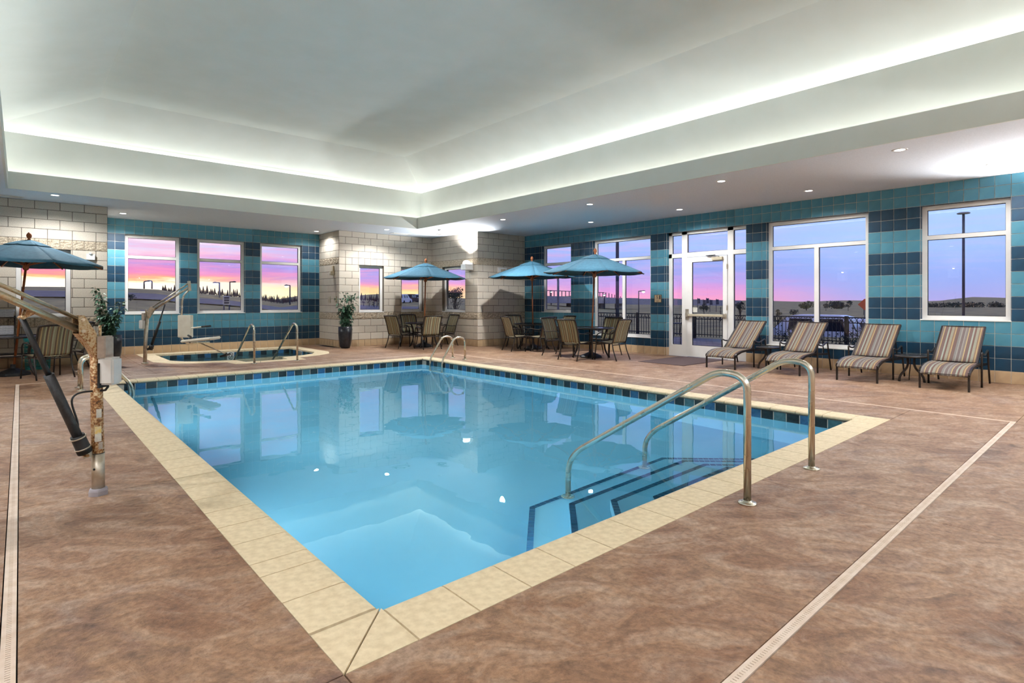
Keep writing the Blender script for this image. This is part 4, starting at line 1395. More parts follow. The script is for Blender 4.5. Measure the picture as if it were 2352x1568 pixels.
# stickers wrapped on the post
def wrap(z0, z1, a0, a1, mat, r=.0382):
    mb = MB()
    cx_ = -.016 * (z0 + z1) / 2 / 1.1
    mb.grid(lambda u, v: (cx_ + r * math.cos(a0 + (a1 - a0) * u), r * math.sin(a0 + (a1 - a0) * u), z0 + (z1 - z0) * v), 8, 1, mat)
    mb.build('sticker', None, post)
av = math.atan2(-math.cos(YAW), -math.sin(YAW))
wrap(.43, .48, av + .25, av + 1.3, M['sticker_yellow']); wrap(.375, .43, av + .25, av + 1.3, M['sticker_white'])
wrap(.54, .60, av + .55, av + 1.4, M['sticker_white']); wrap(.32, .37, av + .8, av + 1.5, M['grey_plastic'])

# hot tub lift
SX, SY = 2.02, 14.28
sl = thing('spa_lift', 'steel pool lift with white moulded seat beside the hot tub', 'pool lift', (SX, SY, 0))
def sp(u, v, d=None):
    d = d or 12.04 + (u - 331) * .002
    p = cam_pt(u, v, d)
    return Vector((p.x - SX, p.y - SY, p.z))
mb = MB(); mb.tube([(0, 0, 0), sp(334, 790), sp(339, 716)], .037, 18); mb.build('post', M['steel_dull'], sl)
mb = MB(); mb.lathe([(.07, 0), (.07, .015), (.045, .03)], (0, 0, 0), 20); mb.build('base_collar', M['steel_dull'], sl)
b0 = sp(341, 722); b1 = sp(350, 707)
mb = MB(); mb.bar(sp(338, 728), sp(352, 706), .07, .10); mb.build('bracket', M['steel_dull'], sl)
mb = MB(); mb.tube([sp(352, 712), sp(431, 661)], .024, 14); mb.build('main_arm', M['steel_dull'], sl)
mb = MB(); mb.tube([sp(349, 706), sp(432, 651)], .014, 12); mb.build('upper_arm', M['steel_dull'], sl)
mb = MB(); mb.bar(sp(434, 645), sp(436, 668), .06, .05); mb.build('end_bracket', M['steel_dull'], sl)
mb = MB(); mb.tube(smooth_path([sp(435, 664), sp(419, 682), sp(418, 716), sp(413, 770), sp(425, 788), sp(482, 786)], .10, 5), .020, 14); mb.build('hanger', M['steel'], sl)
mb = MB(); mb.tube([sp(379, 699), sp(347, 795)], .014, 12); mb.build('actuator_rod', M['black'], sl)
mb = MB(); mb.tube([sp(367, 738), sp(348, 793)], .028, 14); mb.tube([sp(349, 792), sp(345, 803)], .045, 14); mb.build('actuator_sleeve', M['black'], sl)
mb = MB(); mb.bar(sp(338, 802), sp(352, 798), .03, .05); mb.build('lower_lug', M['black'], sl)
def slo(u, v, d, a, b, c, mat, name):
    mb = MB(); obox(mb, sp(u, v, d), a, b, c); return mb.build(name, mat, sl)
slo(327, 745, 12.0, .050, .05, .095, M['white_plastic'], 'control_box')
slo(331, 727, 12.0, .032, .045, .080, M['grey_plastic'], 'battery_pack')
slo(335.5, 716, 12.02, .012, .012, .06, M['steel_dull'], 'lock_pin')
# moulded back and seat, tilted
def tilt_box(mb, a, b, half_w, th):
    a, b = Vector(a), Vector(b)
    d = (b - a).normalized()
    n_ = d.cross(fwd).normalized()
    vs = []
    for s in (-1, 1):
        for (p, q) in ((a, -1), (b, -1), (b, 1), (a, 1)):
            vs.append(p + fwd * (half_w * s) + n_ * (q * th / 2))
    bm = bmesh.new()
    bv = [bm.verts.new(v) for v in vs]
    for f in [(0, 1, 2, 3), (7, 6, 5, 4), (0, 4, 5, 1), (1, 5, 6, 2), (2, 6, 7, 3), (3, 7, 4, 0)]:
        bm.faces.new([bv[i] for i in f])
    bmesh.ops.recalc_face_normals(bm, faces=bm.faces[:])
    bmesh.ops.bevel(bm, geom=bm.edges[:], offset=th * .35, segments=3, affect='EDGES')
    bm.verts.index_update()
    mb.add([v.co[:] for v in bm.verts], [[v.index for v in f.verts] for f in bm.faces])
    bm.free()
rs = rgt
mb = MB(); obox(mb, sp(426, 749, 12.15), .150, .045, .245); mb.build('backrest', M['cream_seat'], sl)
mb = MB(); tilt_box(mb, sp(427, 783, 12.05), sp(496, 776, 11.6), .22, .065); seat_o = mb.build('seat', M['cream_seat'], sl)
mb = MB(); mb.tube(smooth_path([sp(432, 770, 11.8), sp(440, 774, 11.75), sp(435, 787, 11.75)], .05), .02, 8); mb.build('seat_strap', M['black'], seat_o)
mb = MB(); mb.tube([sp(440, 753, 12.0), sp(466, 750, 11.85)], .015, 10); mb.build('armrest', M['cream_seat'], sl)
mb = MB(); mb.tube([sp(464, 750, 11.86), sp(483, 748.5, 11.76)], .021, 10); mb.build('armrest_grip', M['black'], sl)
mb = MB(); mb.tube([sp(462, 788, 11.9), sp(521, 814, 11.7)], .013, 10); ft = mb.build('footrest_bar', M['steel_dull'], sl)
mb = MB(); mb.bar(sp(510, 818, 11.7), sp(525, 813, 11.6), .10, .03); mb.build('footrest', M['black'], ft)

# ------------------------------------------------------------------ dining chair, table, umbrella
def make_chair():
    """sling armchair facing +Y, origin on the floor under the seat"""
    t = thing('sling_chair', 'striped sling chair', 'chair')
    for s in (-1, 1):
        mb = MB(); mb.tube(smooth_path([(s * .285, .26, 0), (s * .275, .235, .30), (s * .275, .225, .415)], .08), .013, 8); mb.build('leg', M['frame_bronze'], t)
        mb = MB(); mb.tube(smooth_path([(s * .275, -.33, 0), (s * .265, -.235, .24), (s * .262, -.205, .395)], .1), .013, 8); mb.build('leg', M['frame_bronze'], t)
        mb = MB(); mb.tube(smooth_path([(s * .275, .23, .405), (s * .285, .215, .57), (s * .295, .10, .635), (s * .29, -.12, .600), (s * .262, -.275, .625)], .09), .012, 8); mb.build('armrest', M['frame_bronze'], t)
    def prof(v):                       # seat and back profile, front to top
        pts = [(.245, .400), (.225, .418), (.10, .412), (-.05, .392), (-.17, .388), (-.215, .41), (-.245, .52), (-.285, .68), (-.345, .85), (-.385, .925)]
        f = v * (len(pts) - 1)
        i = min(int(f), len(pts) - 2)
        k = f - i
        return (pts[i][0] * (1 - k) + pts[i + 1][0] * k, pts[i][1] * (1 - k) + pts[i + 1][1] * k)
    for s in (-1, 1):
        mb = MB(); mb.tube([(s * .262, *prof(k / 18)) for k in range(8, 19)], .0155, 8); mb.build('back_frame', M['frame_bronze'], t)
        mb = MB(); mb.tube([(s * .265, *prof(k / 18)) for k in range(0, 11)], .013, 8); mb.build('seat_frame', M['frame_bronze'], t)
    mb = MB(); mb.tube([(-.262, *prof(1)), (-.1, prof(1)[0] - .012, prof(1)[1] + .008), (.1, prof(1)[0] - .012, prof(1)[1] + .008), (.262, *prof(1))], .0155, 8); mb.build('top_rail', M['frame_bronze'], t)
    mb = MB(); mb.tube([(-.265, *prof(0)), (.265, *prof(0))], .013, 8); mb.build('front_rail', M['frame_bronze'], t)
    mb = MB(); mb.tube([(-.262, -.212, .355), (.262, -.212, .355)], .011, 8); mb.build('stretcher', M['frame_bronze'], t)
    mb = MB(); mb.tube([(-.268, .232, .35), (.268, .232, .35)], .010, 8); mb.build('stretcher', M['frame_bronze'], t)
    sag = lambda u, k: -k * (1 - (2 * u - 1) ** 2)
    mb = MB(); mb.sheet(lambda u, v: ((u - .5) * .525, prof(.49 * v)[0], prof(.49 * v)[1] + .006 + sag(u, .018)), 8, 8, .004); mb.build('seat_sling', M['sling_chair'], t)
    mb = MB(); mb.sheet(lambda u, v: ((u - .5) * .525, prof(.53 + .455 * v)[0] + sag(u, .022), prof(.53 + .455 * v)[1]), 8, 8, .004); mb.build('back_sling', M['sling_chair'], t)
    return t
def make_table():
    t = thing('patio_table', 'round table', 'table')
    mb = MB(); mb.lathe([(.026, .705), (.52, .705), (.52, .712), (.026, .712), (.026, .705)], n=40); mb.build('table_top', M['tabletop'], t)
    mb = MB(); mb.lathe([(.515, .69), (.545, .69), (.555, .705), (.545, .722), (.515, .722), (.515, .69)], n=40); mb.build('table_rim', M['frame_bronze'], t)
    for k in range(4):
        a = math.pi / 4 + k * math.pi / 2
        c, s = math.cos(a), math.sin(a)
        mb = MB(); mb.tube(smooth_path([(c * .44, s * .44, 0), (c * .34, s * .34, .16), (c * .30, s * .30, .45), (c * .40, s * .40, .70)], .18), .021, 8); mb.build('leg', M['frame_bronze'], t)
    mb = MB(); mb.tube([(.31 * math.cos(k * math.pi / 12), .31 * math.sin(k * math.pi / 12), .36) for k in range(24)], .011, 8, closed=True); mb.build('brace_ring', M['frame_bronze'], t)
    return t
def make_umbrella(tilt=(0, 0), rot=0.0):
    t = thing('patio_umbrella', 'teal umbrella', 'umbrella')
    tx_, ty_ = tilt
    def ax(z):
        return Vector((tx_ * z, ty_ * z, z))
    mb = MB(); mb.lathe([(.27, 0), (.27, .03), (.25, .05), (.16, .085), (.07, .12), (.045, .13), (.035, .20)], n=8, rot=math.pi / 8, smooth=False); mb.build('base', M['black'], t)
    mb = MB(); mb.tube([ax(.04), ax(2.47)], .0195, 14); mb.build('pole', M['wood'], t)
    mb = MB(); c = ax(1.93); mb.tube([ax(1.92), ax(1.94), ax(2.04), ax(2.06)], [.03, .048, .048, .03], 10); mb.build('hub', M['wood'], t)
    c = ax(2.47)
    mb = MB(); mb.lathe([(.018, 0), (.03, .012), (.018, .03), (.034, .055), (.042, .085), (.036, .115), (.018, .14), (.006, .155)], tuple(c), 16); mb.build('finial', M['wood'], t)
    RAD, ZE, ZT_ = 1.24, 2.03, 2.47
    ctr = lambda z: ax(z)
    def rimpt(a, r, z):
        p = ax(z)
        return Vector((p.x + r * math.cos(a), p.y + r * math.sin(a), z + (tx_ * r * math.cos(a) + ty_ * r * math.sin(a)) * -.25))
    def canopy(r0, r1, z0, z1, sagk, name, th=.004, belly=.02):
        mb = MB()
        for k in range(8):
            a0, a1 = rot + k * math.pi / 4, rot + (k + 1) * math.pi / 4
            def f(u, v, a0=a0, a1=a1):
                r = r0 + (r1 - r0) * v
                z = z0 + (z1 - z0) * v
                p = rimpt(a0, r, z).lerp(rimpt(a1, r, z), u)
                p.z -= sagk * math.sin(math.pi * u) * v - belly * math.sin(math.pi * v)
                return p
            mb.sheet(f, 5, 7, th)
        return mb.build(name, M['canvas'], t)
    canopy(.0, RAD, ZT_ - .01, ZE, .025, 'canopy')
    canopy(.0, .36, ZT_ + .012, ZT_ - .105, .012, 'vent_cap', .004, .012)
    for k in range(8):
        a = rot + k * math.pi / 4
        r0, r1 = rimpt(a, .04, ZT_ - .05), rimpt(a, RAD * .99, ZE - .014)
        mb = MB(); mb.bar(r0, r1, .014, .022); rb = mb.build('rib', M['wood'], t)
        hubp = ax(2.00)
        mb = MB(); mb.bar(hubp, r0.lerp(r1, .52), .012, .018); mb.build('strut', M['wood'], rb)
    return t
CH0, TB0 = make_chair(), make_table()
used = {'c': False, 't': False}
def put_chair(x, y, face, label, grp):
    c = CH0 if not used['c'] else copy_tree(CH0)
    used['c'] = True
    c.location = (x, y, 0)
    c.rotation_euler = (0, 0, face - math.pi / 2)
    c['label'], c['group'] = label, grp
def put_table(x, y, label):
    c = TB0 if not used['t'] else copy_tree(TB0)
    used['t'] = True
    c.location = (x, y, 0)
    c['label'], c['group'] = label, 'round patio tables'
def put_umbrella(x, y, tilt, rot, label):
    u = make_umbrella(tilt, rot)
    u.location = (x, y, 0)
    u['label'], u['group'] = label, 'teal patio umbrellas'
D = math.radians
G1, G2, G3, G4 = 'chairs at the alcove table', 'chairs at the table by the tiled corner', 'chairs at the table by the entry door', 'chairs at the towel rack table'
put_table(8.98, 14.12, 'round dark table in the block wall alcove')
put_umbrella(8.98, 14.12, (.018, -.012), .35, 'teal umbrella over the table in the alcove')
put_chair(8.28, 14.28, D(12), 'striped sling chair at the alcove table, back towards the potted plant', G1)
put_chair(8.68, 13.46, D(82), 'striped sling chair at the alcove table, back towards the pool', G1)
put_chair(9.06, 14.82, D(-92), 'striped sling chair at the alcove table, back against the windowed wall', G1)
put_chair(9.68, 14.10, D(178), 'striped sling chair at the alcove table, back to the side window', G1)
put_table(10.88, 11.42, 'round dark table by the corner of block and tile walls')
put_umbrella(10.86, 11.40, (-.012, .010), .1, 'teal umbrella partly hidden behind the neighbouring umbrella')
put_chair(10.20, 11.34, D(-14), 'striped sling chair at the corner table, back to the pool', G2)
put_chair(10.46, 10.74, D(100), 'striped sling chair at the corner table, back to the neighbouring table', G2)
put_chair(11.06, 12.16, D(-98), 'striped sling chair facing the pool in front of the block wall', G2)
put_chair(11.46, 10.95, D(172), 'striped sling chair against the tiles below the narrow window', G2)
put_table(10.30, 8.80, 'round dark table in front of the two-pane window')
put_umbrella(10.30, 8.80, (.030, -.028), .15, 'fully visible teal umbrella in front of the two-pane window')
put_chair(9.66, 8.70, D(4), 'striped sling chair with its back to the pool at the two-pane window table', G3)
put_chair(10.27, 8.16, D(94), 'striped sling chair on the door side of the two-pane window table', G3)
put_chair(10.98, 8.92, D(184), 'striped sling chair with its back to the two-pane window', G3)
put_chair(10.02, 9.58, D(-84), 'striped sling chair tucked behind another at the two-pane window table', G3)
put_table(-0.10, 13.62, 'round dark table in front of the towel rack')
put_umbrella(-0.10, 13.62, (.090, .0), .30, 'teal umbrella over the table by the towel rack')
put_chair(0.36, 12.78, D(109), 'striped sling chair seen from behind the pool lift arm', G4)
put_chair(0.66, 13.78, D(192), 'striped sling chair between table and potted plant by the block wall', G4)
put_chair(-0.92, 13.30, D(14), 'striped sling chair on the far side of the towel rack table', G4)

# ------------------------------------------------------------------ chaise lounges and side tables
def make_lounge():
    """chaise with its foot at +Y, origin on the floor; y = -(x - 11.2)"""
    t = thing('chaise_lounge', 'striped chaise lounge', 'lounge chair')
    B_ = M['frame_bronze']
    hw = .305
    for s in (-1, 1):
        mb = MB(); mb.bar((s * (hw - .005), .70, 0), (s * (hw - .005), .70, .285), .026, .026); mb.build('leg', B_, t)
        mb = MB(); mb.tube(smooth_path([(s * (hw + .035), -.02, 0), (s * (hw + .035), -.015, .36), (s * (hw + .04), .0, .555), (s * (hw + .04), -.10, .515), (s * (hw + .04), -.25, .495), (s * (hw + .04), -.50, .565), (s * (hw + .035), -.56, .40), (s * (hw + .035), -.70, .0)], .05, 4), .0145, 8); mb.build('arm_frame', B_, t)
        prof = [(.715, .240), (.62, .300), (.46, .338), (.25, .352), (0, .350), (-.30, .335), (-.62, .320)]
        mb = MB()
        for i in range(len(prof) - 1):
            mb.bar((s * hw, *prof[i]), (s * hw, *prof[i + 1]), .024, .040)
        mb.build('side_rail', B_, t)
        mb = MB(); mb.bar((s * (hw - .02), .0, .365), (s * (hw - .02), -.70, .915), .022, .030); mb.build('back_rail', B_, t)
        mb = MB(); mb.bar((s * (hw - .03), -.42, .66), (s * (hw - .03), -.52, .33), .014, .02); mb.build('back_prop', B_, t)
    mb = MB(); mb.bar((-hw, .715, .235), (hw, .715, .235), .026, .030); mb.build('foot_rail', B_, t)
    mb = MB(); mb.bar((-hw, -.62, .318), (hw, -.62, .318), .024, .024); mb.build('cross_rail', B_, t)
    mb = MB(); mb.bar((-hw - .03, -.02, .33), (hw + .03, -.02, .33), .024, .024); mb.build('cross_rail', B_, t)
    mb = MB(); mb.bar((-hw + .02, -.70, .915), (hw - .02, -.70, .915), .022, .026); mb.build('top_rail', B_, t)
    sp_ = [(.735, .235), (.715, .268), (.62, .322), (.46, .358), (.25, .372), (.06, .376), (-.01, .378)]
    def sf(u, v):
        f = v * (len(sp_) - 1); i = min(int(f), len(sp_) - 2); k = f - i
        return ((u - .5) * .585, sp_[i][0] * (1 - k) + sp_[i + 1][0] * k, sp_[i][1] * (1 - k) + sp_[i + 1][1] * k - .012 * (1 - (2 * u - 1) ** 2))
    mb = MB(); mb.sheet(sf, 8, 12, .005); mb.build('seat_sling', M['sling_lounge'], t)
    mb = MB(); mb.sheet(lambda u, v: ((u - .5) * .575, -.015 - .69 * v - .012 * (1 - (2 * u - 1) ** 2), .385 + .545 * v), 8, 8, .005); mb.build('back_sling', M['sling_lounge'], t)
    return t
LG = make_lounge()
GL = 'chaise lounges along the tiled wall'
for i, (yc, lab) in enumerate(((5.60, 'striped chaise lounge right beside the entry door'), (4.39, 'striped chaise lounge in the middle of the wide window'),
                               (3.18, 'striped chaise lounge at the edge of the wide window beside a round table'), (2.005, 'striped chaise lounge below the single square-paned window'))):
    o = LG if i == 0 else copy_tree(LG)
    o.location = (11.21, yc, 0)
    o.rotation_euler = (0, 0, math.pi / 2)
    o['label'], o['group'] = lab, GL
def make_side():
    t = thing('side_table', 'small round side table', 'side table')
    mb = MB(); mb.lathe([(0, .425), (.222, .425), (.222, .432), (0, .432)], n=32); mb.build('table_top', M['tabletop'], t)
    mb = MB(); mb.lathe([(.212, .405), (.224, .405), (.228, .42), (.224, .438), (.212, .438), (.212, .405)], n=32); mb.build('table_rim', M['frame_bronze'], t)
    for k in range(3):
        a = .35 + k * 2 * math.pi / 3
        c, s = math.cos(a), math.sin(a)
        mb = MB()
        pts = smooth_path([(c * .20, s * .20, 0), (c * .185, s * .185, .10), (c * .045, s * .045, .25), (c * .055, s * .055, .41)], .12)
        for i in range(len(pts) - 1):
            mb.bar(pts[i], pts[i + 1], .034, .012, up=(-s, c, 0))
        mb.build('leg', M['frame_bronze'], t)
    return t
ST = make_side()
ST.location = (11.27, 4.99, 0); ST['label'] = 'small round side table nearest the entry door'; ST['group'] = 'side tables between the lounges'
s2 = copy_tree(ST); s2.location = (11.25, 2.5925, 0); s2['label'] = 'small round side table in front of plain blue tiles'

# entry mat
mb = MB(); mb.rbox(10.34, 6.33, .0005, 11.98, 7.47, .010, .004)
tag(mb.build('door_mat', M['mat_rug']), 'dark brown rubber entry mat lying in front of the glass door', 'mat')

# ------------------------------------------------------------------ potted plants
def plant(x, y, seed, label, tall, lean):
    rr = random.Random(seed)
    t = thing('potted_plant', label, 'plant', (x, y, 0), 0, 'leafy plants in black pots')
    mb = MB()
    def ringp(r, z):
        return [(r * (1 + .06 * math.cos(4 * a)) * math.cos(a), r * (1 + .06 * math.cos(4 * a)) * math.sin(a), z) for a in [k * math.pi / 8 + .2 for k in range(16)]]
    prof = [(.115, 0), (.15, .06), (.180, .25), (.192, .45), (.190, .62), (.168, .62), (.165, .56)]
    vs = [p for r, z in prof for p in ringp(r, z)]
    fs = [(i * 16 + k, i * 16 + (k + 1) % 16, (i + 1) * 16 + (k + 1) % 16, (i + 1) * 16 + k) for i in range(len(prof) - 1) for k in range(16)]
    fs.append(tuple(reversed(range(16))))
    mb.add(vs, fs, None, True); mb.build('pot', M['pot'], t)
    mb = MB(); mb.lathe([(.0, .555), (.164, .56)], n=16); mb.build('soil', M['soil'], t)
    stems = []
    mb = MB()
    for k in range(9):
        a = rr.uniform(0, 6.28); sp_ = rr.uniform(.02, .17); h = tall * rr.uniform(.55, 1.0)
        p0 = Vector((rr.uniform(-.07, .07), rr.uniform(-.07, .07), .55))
        if k < len(lean):
            tip = Vector(lean[k])
        else:
            tip = Vector((sp_ * math.cos(a), sp_ * math.sin(a), h))
        mid = p0.lerp(tip, .5) + Vector((rr.uniform(-.05, .05), rr.uniform(-.05, .05), .03))
        pts = [p0 * (1 - s) ** 2 + mid * 2 * s * (1 - s) + tip * s * s for s in [i / 7 for i in range(8)]]
        mb.tube(pts, [.008 - .005 * i / 7 for i in range(8)], 6)
        stems.append(pts)
    mb.build('stem', M['stem'], t)
    lf = MB()
    for pts in stems:
        for j in range(70):
            f = rr.uniform(.02, 1.0) * (len(pts) - 1)
            i = min(int(f), len(pts) - 2)
            c = pts[i].lerp(pts[i + 1], f - i)
            d = Vector((rr.uniform(-1, 1), rr.uniform(-1, 1), rr.uniform(-.35, .5))).normalized()
            c = c + d * rr.uniform(.01, .07)
            L, wd = rr.uniform(.07, .135), rr.uniform(.024, .040)
            d2 = (d + Vector((0, 0, rr.uniform(-.7, .1)))).normalized()
            sd = d2.cross(Vector((rr.uniform(-.4, .4), rr.uniform(-.4, .4), 1))).normalized()
            up = sd.cross(d2).normalized()
            tip = c + d2 * L - Vector((0, 0, L * .25))
            m1 = c + d2 * L * .45
            lf.add([c, m1 + sd * wd + up * .008, tip, m1 - sd * wd + up * .008, m1 - up * .004], [(0, 4, 1), (1, 4, 2), (0, 3, 4), (4, 3, 2)], None, True)
    tag(lf.build('foliage', M['leaf'], t), kind='stuff')
plant(7.03, 15.23, 3, 'leafy plant in black pot at the block wall corner of the alcove', 1.60, [(-.17, .15, 1.42), (.20, -.16, 1.50), (-.05, .03, 1.60), (-.12, .1, 1.2), (.1, -.1, 1.25), (.0, .0, 1.05)])
plant(1.46, 14.68, 9, 'leafy plant in black pot behind the rusty pool lift', 1.3, [(-.26, .18, 1.66), (-.22, .15, 1.50), (.17, -.12, 1.35), (-.20, .14, 1.2), (.10, -.10, 1.2), (.0, .0, 1.05)])

# ------------------------------------------------------------------ towel rack and basket
tr_ = thing('towel_rack', 'dark wire towel rack against the block wall', 'rack', (-.42, 14.80, 0))
for x in (-.34, .34):
    for y in (-.17, .17):
        mb = MB(); mb.tube([(x, y, 0), (x, y, 1.06)], .012, 8); mb.build('post', M['frame_bronze'], tr_)
for z in (.30, .66, 1.02):
    mb = MB(); mb.rbox(-.36, -.19, z, .36, .19, z + .02, .004); mb.build('shelf', M['frame_bronze'], tr_)
def towel(x, y, z, w, d, h, label, grp, rz=0.0, seed=0):
    rr = random.Random(seed)
    mb = MB()
    n_ = 3
    for k in range(n_):
        z0 = k * h / n_
        mb.rbox(-w / 2 + rr.uniform(0, .012), -d / 2, z0, w / 2 - rr.uniform(0, .012), d / 2, z0 + h / n_ * .96, h / n_ * .3)
    o = mb.build('folded_towel', M['towel'])
    o.location = (x, y, z); o.rotation_euler = (0, 0, rz)
    tag(o, label, 'towel', grp)
for k in range(3):
    towel(-.60, 14.80, 1.041 + k * .050, .33, .30, .047, ('bottom', 'middle', 'topmost')[k] + ' folded white towel of the top shelf stack away from the lift', 'towels on the top shelf', .02 * k, k)
    towel(-.25, 14.80, 1.041 + k * .050, .33, .30, .047, ('bottom', 'middle', 'topmost')[k] + ' folded white towel of the top shelf stack towards the lift', 'towels on the top shelf', -.03 * k, k + 5)
for k in range(4):
    towel(-.25, 14.79, .681 + k * .048, .32, .30, .045, ('bottom', 'second', 'third', 'topmost')[k] + ' folded white towel in the stack on the middle rack shelf', 'towels on the middle shelf', .04 * k, k + 9)
bk = thing('laundry_basket', 'teal plastic laundry basket with square holes', 'basket', (.26, 14.62, 0))
mb = MB()
for k in range(4):
    a = k * math.pi / 2
    c, s = math.cos(a), math.sin(a)
    for i in range(9):
        u = -.17 + i * .0425
        mb.bar((c * .185 - s * u, s * .185 + c * u, .03), (c * .205 - s * u * 1.1, s * .205 + c * u * 1.1, .60), .012, .008)
    for j in range(9):
        z = .04 + j * .066
        r_ = .186 + .02 * z / .6
        mb.bar((c * r_ - s * -.19, s * r_ + c * -.19, z), (c * r_ - s * .19, s * r_ + c * .19, z), .008, .022)
mb.build('mesh_side', M['teal_plastic'], bk)
mb = MB(); mb.prism(rect(-.215, -.215, .215, .215), .585, .625, None, holes=[rect(-.19, -.19, .19, .19)[::-1]]); mb.build('rim', M['teal_plastic'], bk)
mb = MB(); mb.rbox(-.185, -.185, .0, .185, .185, .03, .008); mb.build('bottom', M['teal_plastic'], bk)

# ------------------------------------------------------------------ outdoors: ground, patio, railing
M['grass'] = pm('dry_grass', (204, 182, 108), (150, 132, 78), 0.35, 0.95, detail=10)
M['asphalt'] = pm('pale_road', (150, 140, 126), (134, 126, 114), 0.8, 0.9)
M['patio'] = pm('patio_concrete', (150, 140, 132), (126, 118, 112), 2.0, 0.9)
M['iron'] = pm('black_iron', (30, 32, 40), (22, 24, 30), 20, 0.5, metal=.4)
M['tree_leaf'] = pm('dusk_foliage', (66, 78, 66), (40, 50, 46), 1.5, 0.8)
M['tree_warm'] = pm('autumn_foliage', (118, 112, 70), (84, 82, 56), 1.5, 0.8)
M['conifer'] = pm('far_conifer', (104, 74, 62), (72, 56, 54), .4, 0.9)
M['bark'] = pm('bark', (70, 58, 54), (48, 40, 38), 6, 0.9)
M['pole'] = pm('painted_pole', (70, 72, 92), (56, 58, 78), 2, 0.6)
M['pale_pole'] = pm('galvanised_pole', (150, 150, 170), (130, 130, 150), 2, 0.5, metal=.3)
M['car_white'] = pm('car_paint_white', (226, 230, 240), (214, 218, 230), 1, 0.25, coat=.5)
M['car_glass'] = pm('car_glass_dark', (30, 36, 50), (22, 28, 40), 1, 0.1)
M['tyre'] = pm('tyre_rubber', (26, 26, 28), (18, 18, 20), 10, 0.8)
M['orange'] = pm('orange_sign_face', (236, 92, 30), (226, 80, 24), 4, 0.6)
M['bldg'] = pm('pale_stucco', (186, 180, 196), (166, 160, 178), .6, 0.9)
EL = [(-40, .012), (-12, .022), (0, .0200), (5, .0205), (9, .0180), (11, .0128), (13, .0110), (15, .0075), (17, .0020), (19, -.0035), (21, .0015), (24, .0035), (28, .0005), (34, -.0005), (44, .0), (50, .0), (58, -.001), (66, -.003), (110, -.003), (140, .0)]
def el_at(az):
    for (a, e0), (b, e1) in zip(EL[:-1], EL[1:]):
        if a <= az <= b:
            return e0 + (e1 - e0) * (az - a) / (b - a)
    return 0.0
def gz(x, y):
    r = math.hypot(x, y)
    az = math.degrees(math.atan2(x, y))
    zr = CAM_H + el_at(az) * 95
    if az > 40:
        zr = zr + (-.35 - zr) * min(1, (az - 40) / 12)
    k = min(1, max(0, (r - 24) / 71)); k = k * k * (3 - 2 * k)
    z = -.22 + (zr + .22) * k
    if r > 300:
        h = .008 + .004 * math.sin(az * .31) + .0025 * math.sin(az * .9 + 1)
        if az > 60: h = .0015 + .0045 * max(0, min(1, (az - 79) / 2)) + .001 * math.sin(az * .8)
        f_ = min(1, (r - 300) / 1200)
        z += h * r * f_
    return z
gm = MB()
azs = [-45 + i * 1.0 for i in range(186)]
rs_ = [17.3, 20, 24, 30, 38, 48, 60, 72, 84, 95, 110, 140, 200, 300, 500, 900, 1500, 2200]
vs = [(r * math.sin(math.radians(a)), r * math.cos(math.radians(a)), gz(r * math.sin(math.radians(a)), r * math.cos(math.radians(a)))) for r in rs_ for a in azs]
n_ = len(azs)
gm.add(vs, [(i * n_ + k + 1, i * n_ + k, (i + 1) * n_ + k, (i + 1) * n_ + k + 1) for i in range(len(rs_) - 1) for k in range(n_ - 1)], M['grass'], True)
ground = struct(gm.build('ground'))
mb = MB(); mb.prism([(XR + .26, -8), (26, -8), (26, 26), (-12, 26), (-12, YL + .3), (XLE, YF + .26), (XA0 + .26, YF + .26), (XA0 + .26, YA + .26), (XA1 + .26, YA + .26), (XA1 + .26, YA1 + .26), (XR + .26, YA1 + .26)], -.4, -.10, M['grass'])
struct(mb.build('lawn'))
mb = MB(); mb.prism(rect(XR + .25, -1.0, 18.95, 12.9), -.35, -.02, M['patio']); struct(mb.build('patio'))
def road(pts, wdt, name):
    mb = MB()
    L_, R_ = [], []
    for i, p in enumerate(pts):
        a, b = pts[max(i - 1, 0)], pts[min(i + 1, len(pts) - 1)]
        d = Vector((b[0] - a[0], b[1] - a[1])).normalized()
        n2 = Vector((-d.y, d.x))
        for lst, s in ((L_, 1), (R_, -1)):
            x, y = p[0] + n2.x * s * wdt / 2, p[1] + n2.y * s * wdt / 2
            lst.append((x, y, gz(x, y) + .12))
    k = len(pts)
    mb.add(L_ + R_, [(i, i + 1, k + i + 1, k + i) for i in range(k - 1)], None, True)
    struct(mb.build(name, M['asphalt']))
def polar(az, r):
    return (r * math.sin(math.radians(az)), r * math.cos(math.radians(az)))
road([polar(a, 66 - .25 * a) for a in range(-14, 34, 2)], 9, 'road')
road([polar(a, 44 + .10 * a) for a in range(8, 42, 2)], 5, 'road')

# ornamental railing of the patio
fx, fy0, fy1 = 18.72, 3.4, 18.6
fence = thing('iron_railing', 'black iron patio railing with a row of rings', 'railing', (fx, fy0, 0))
for nm, z, h in (('top_rail', .855, .035), ('ring_rail', .695, .025), ('bottom_rail', .135, .03)):
    mb = MB(); mb.box(-.02, 0, z - h / 2, .02, fy1 - fy0, z + h / 2); mb.build(nm, M['iron'], fence)
pk = MB(); pk.box(-.009, -.009, .05, .009, .009, .76); pk = pk.mesh('picket')
rgm = MB(); rgm.tube([(0, .072 * math.cos(k * math.pi / 9), .775 + .072 * math.sin(k * math.pi / 9)) for k in range(18)], .009, 6, closed=True); rgm = rgm.mesh('ring')
psm = MB(); psm.box(-.045, -.045, -.1, .045, .045, .90); psm = psm.mesh('post')
for me in (pk, rgm, psm):
    me.materials.append(M['iron'])
y = .06
i = 0
while y < fy1 - fy0:
    link('picket', pk, fence, (0, y, 0))
    y += .115
y = .10
while y < fy1 - fy0:
    link('ring', rgm, fence, (0, y, 0))
    y += .160
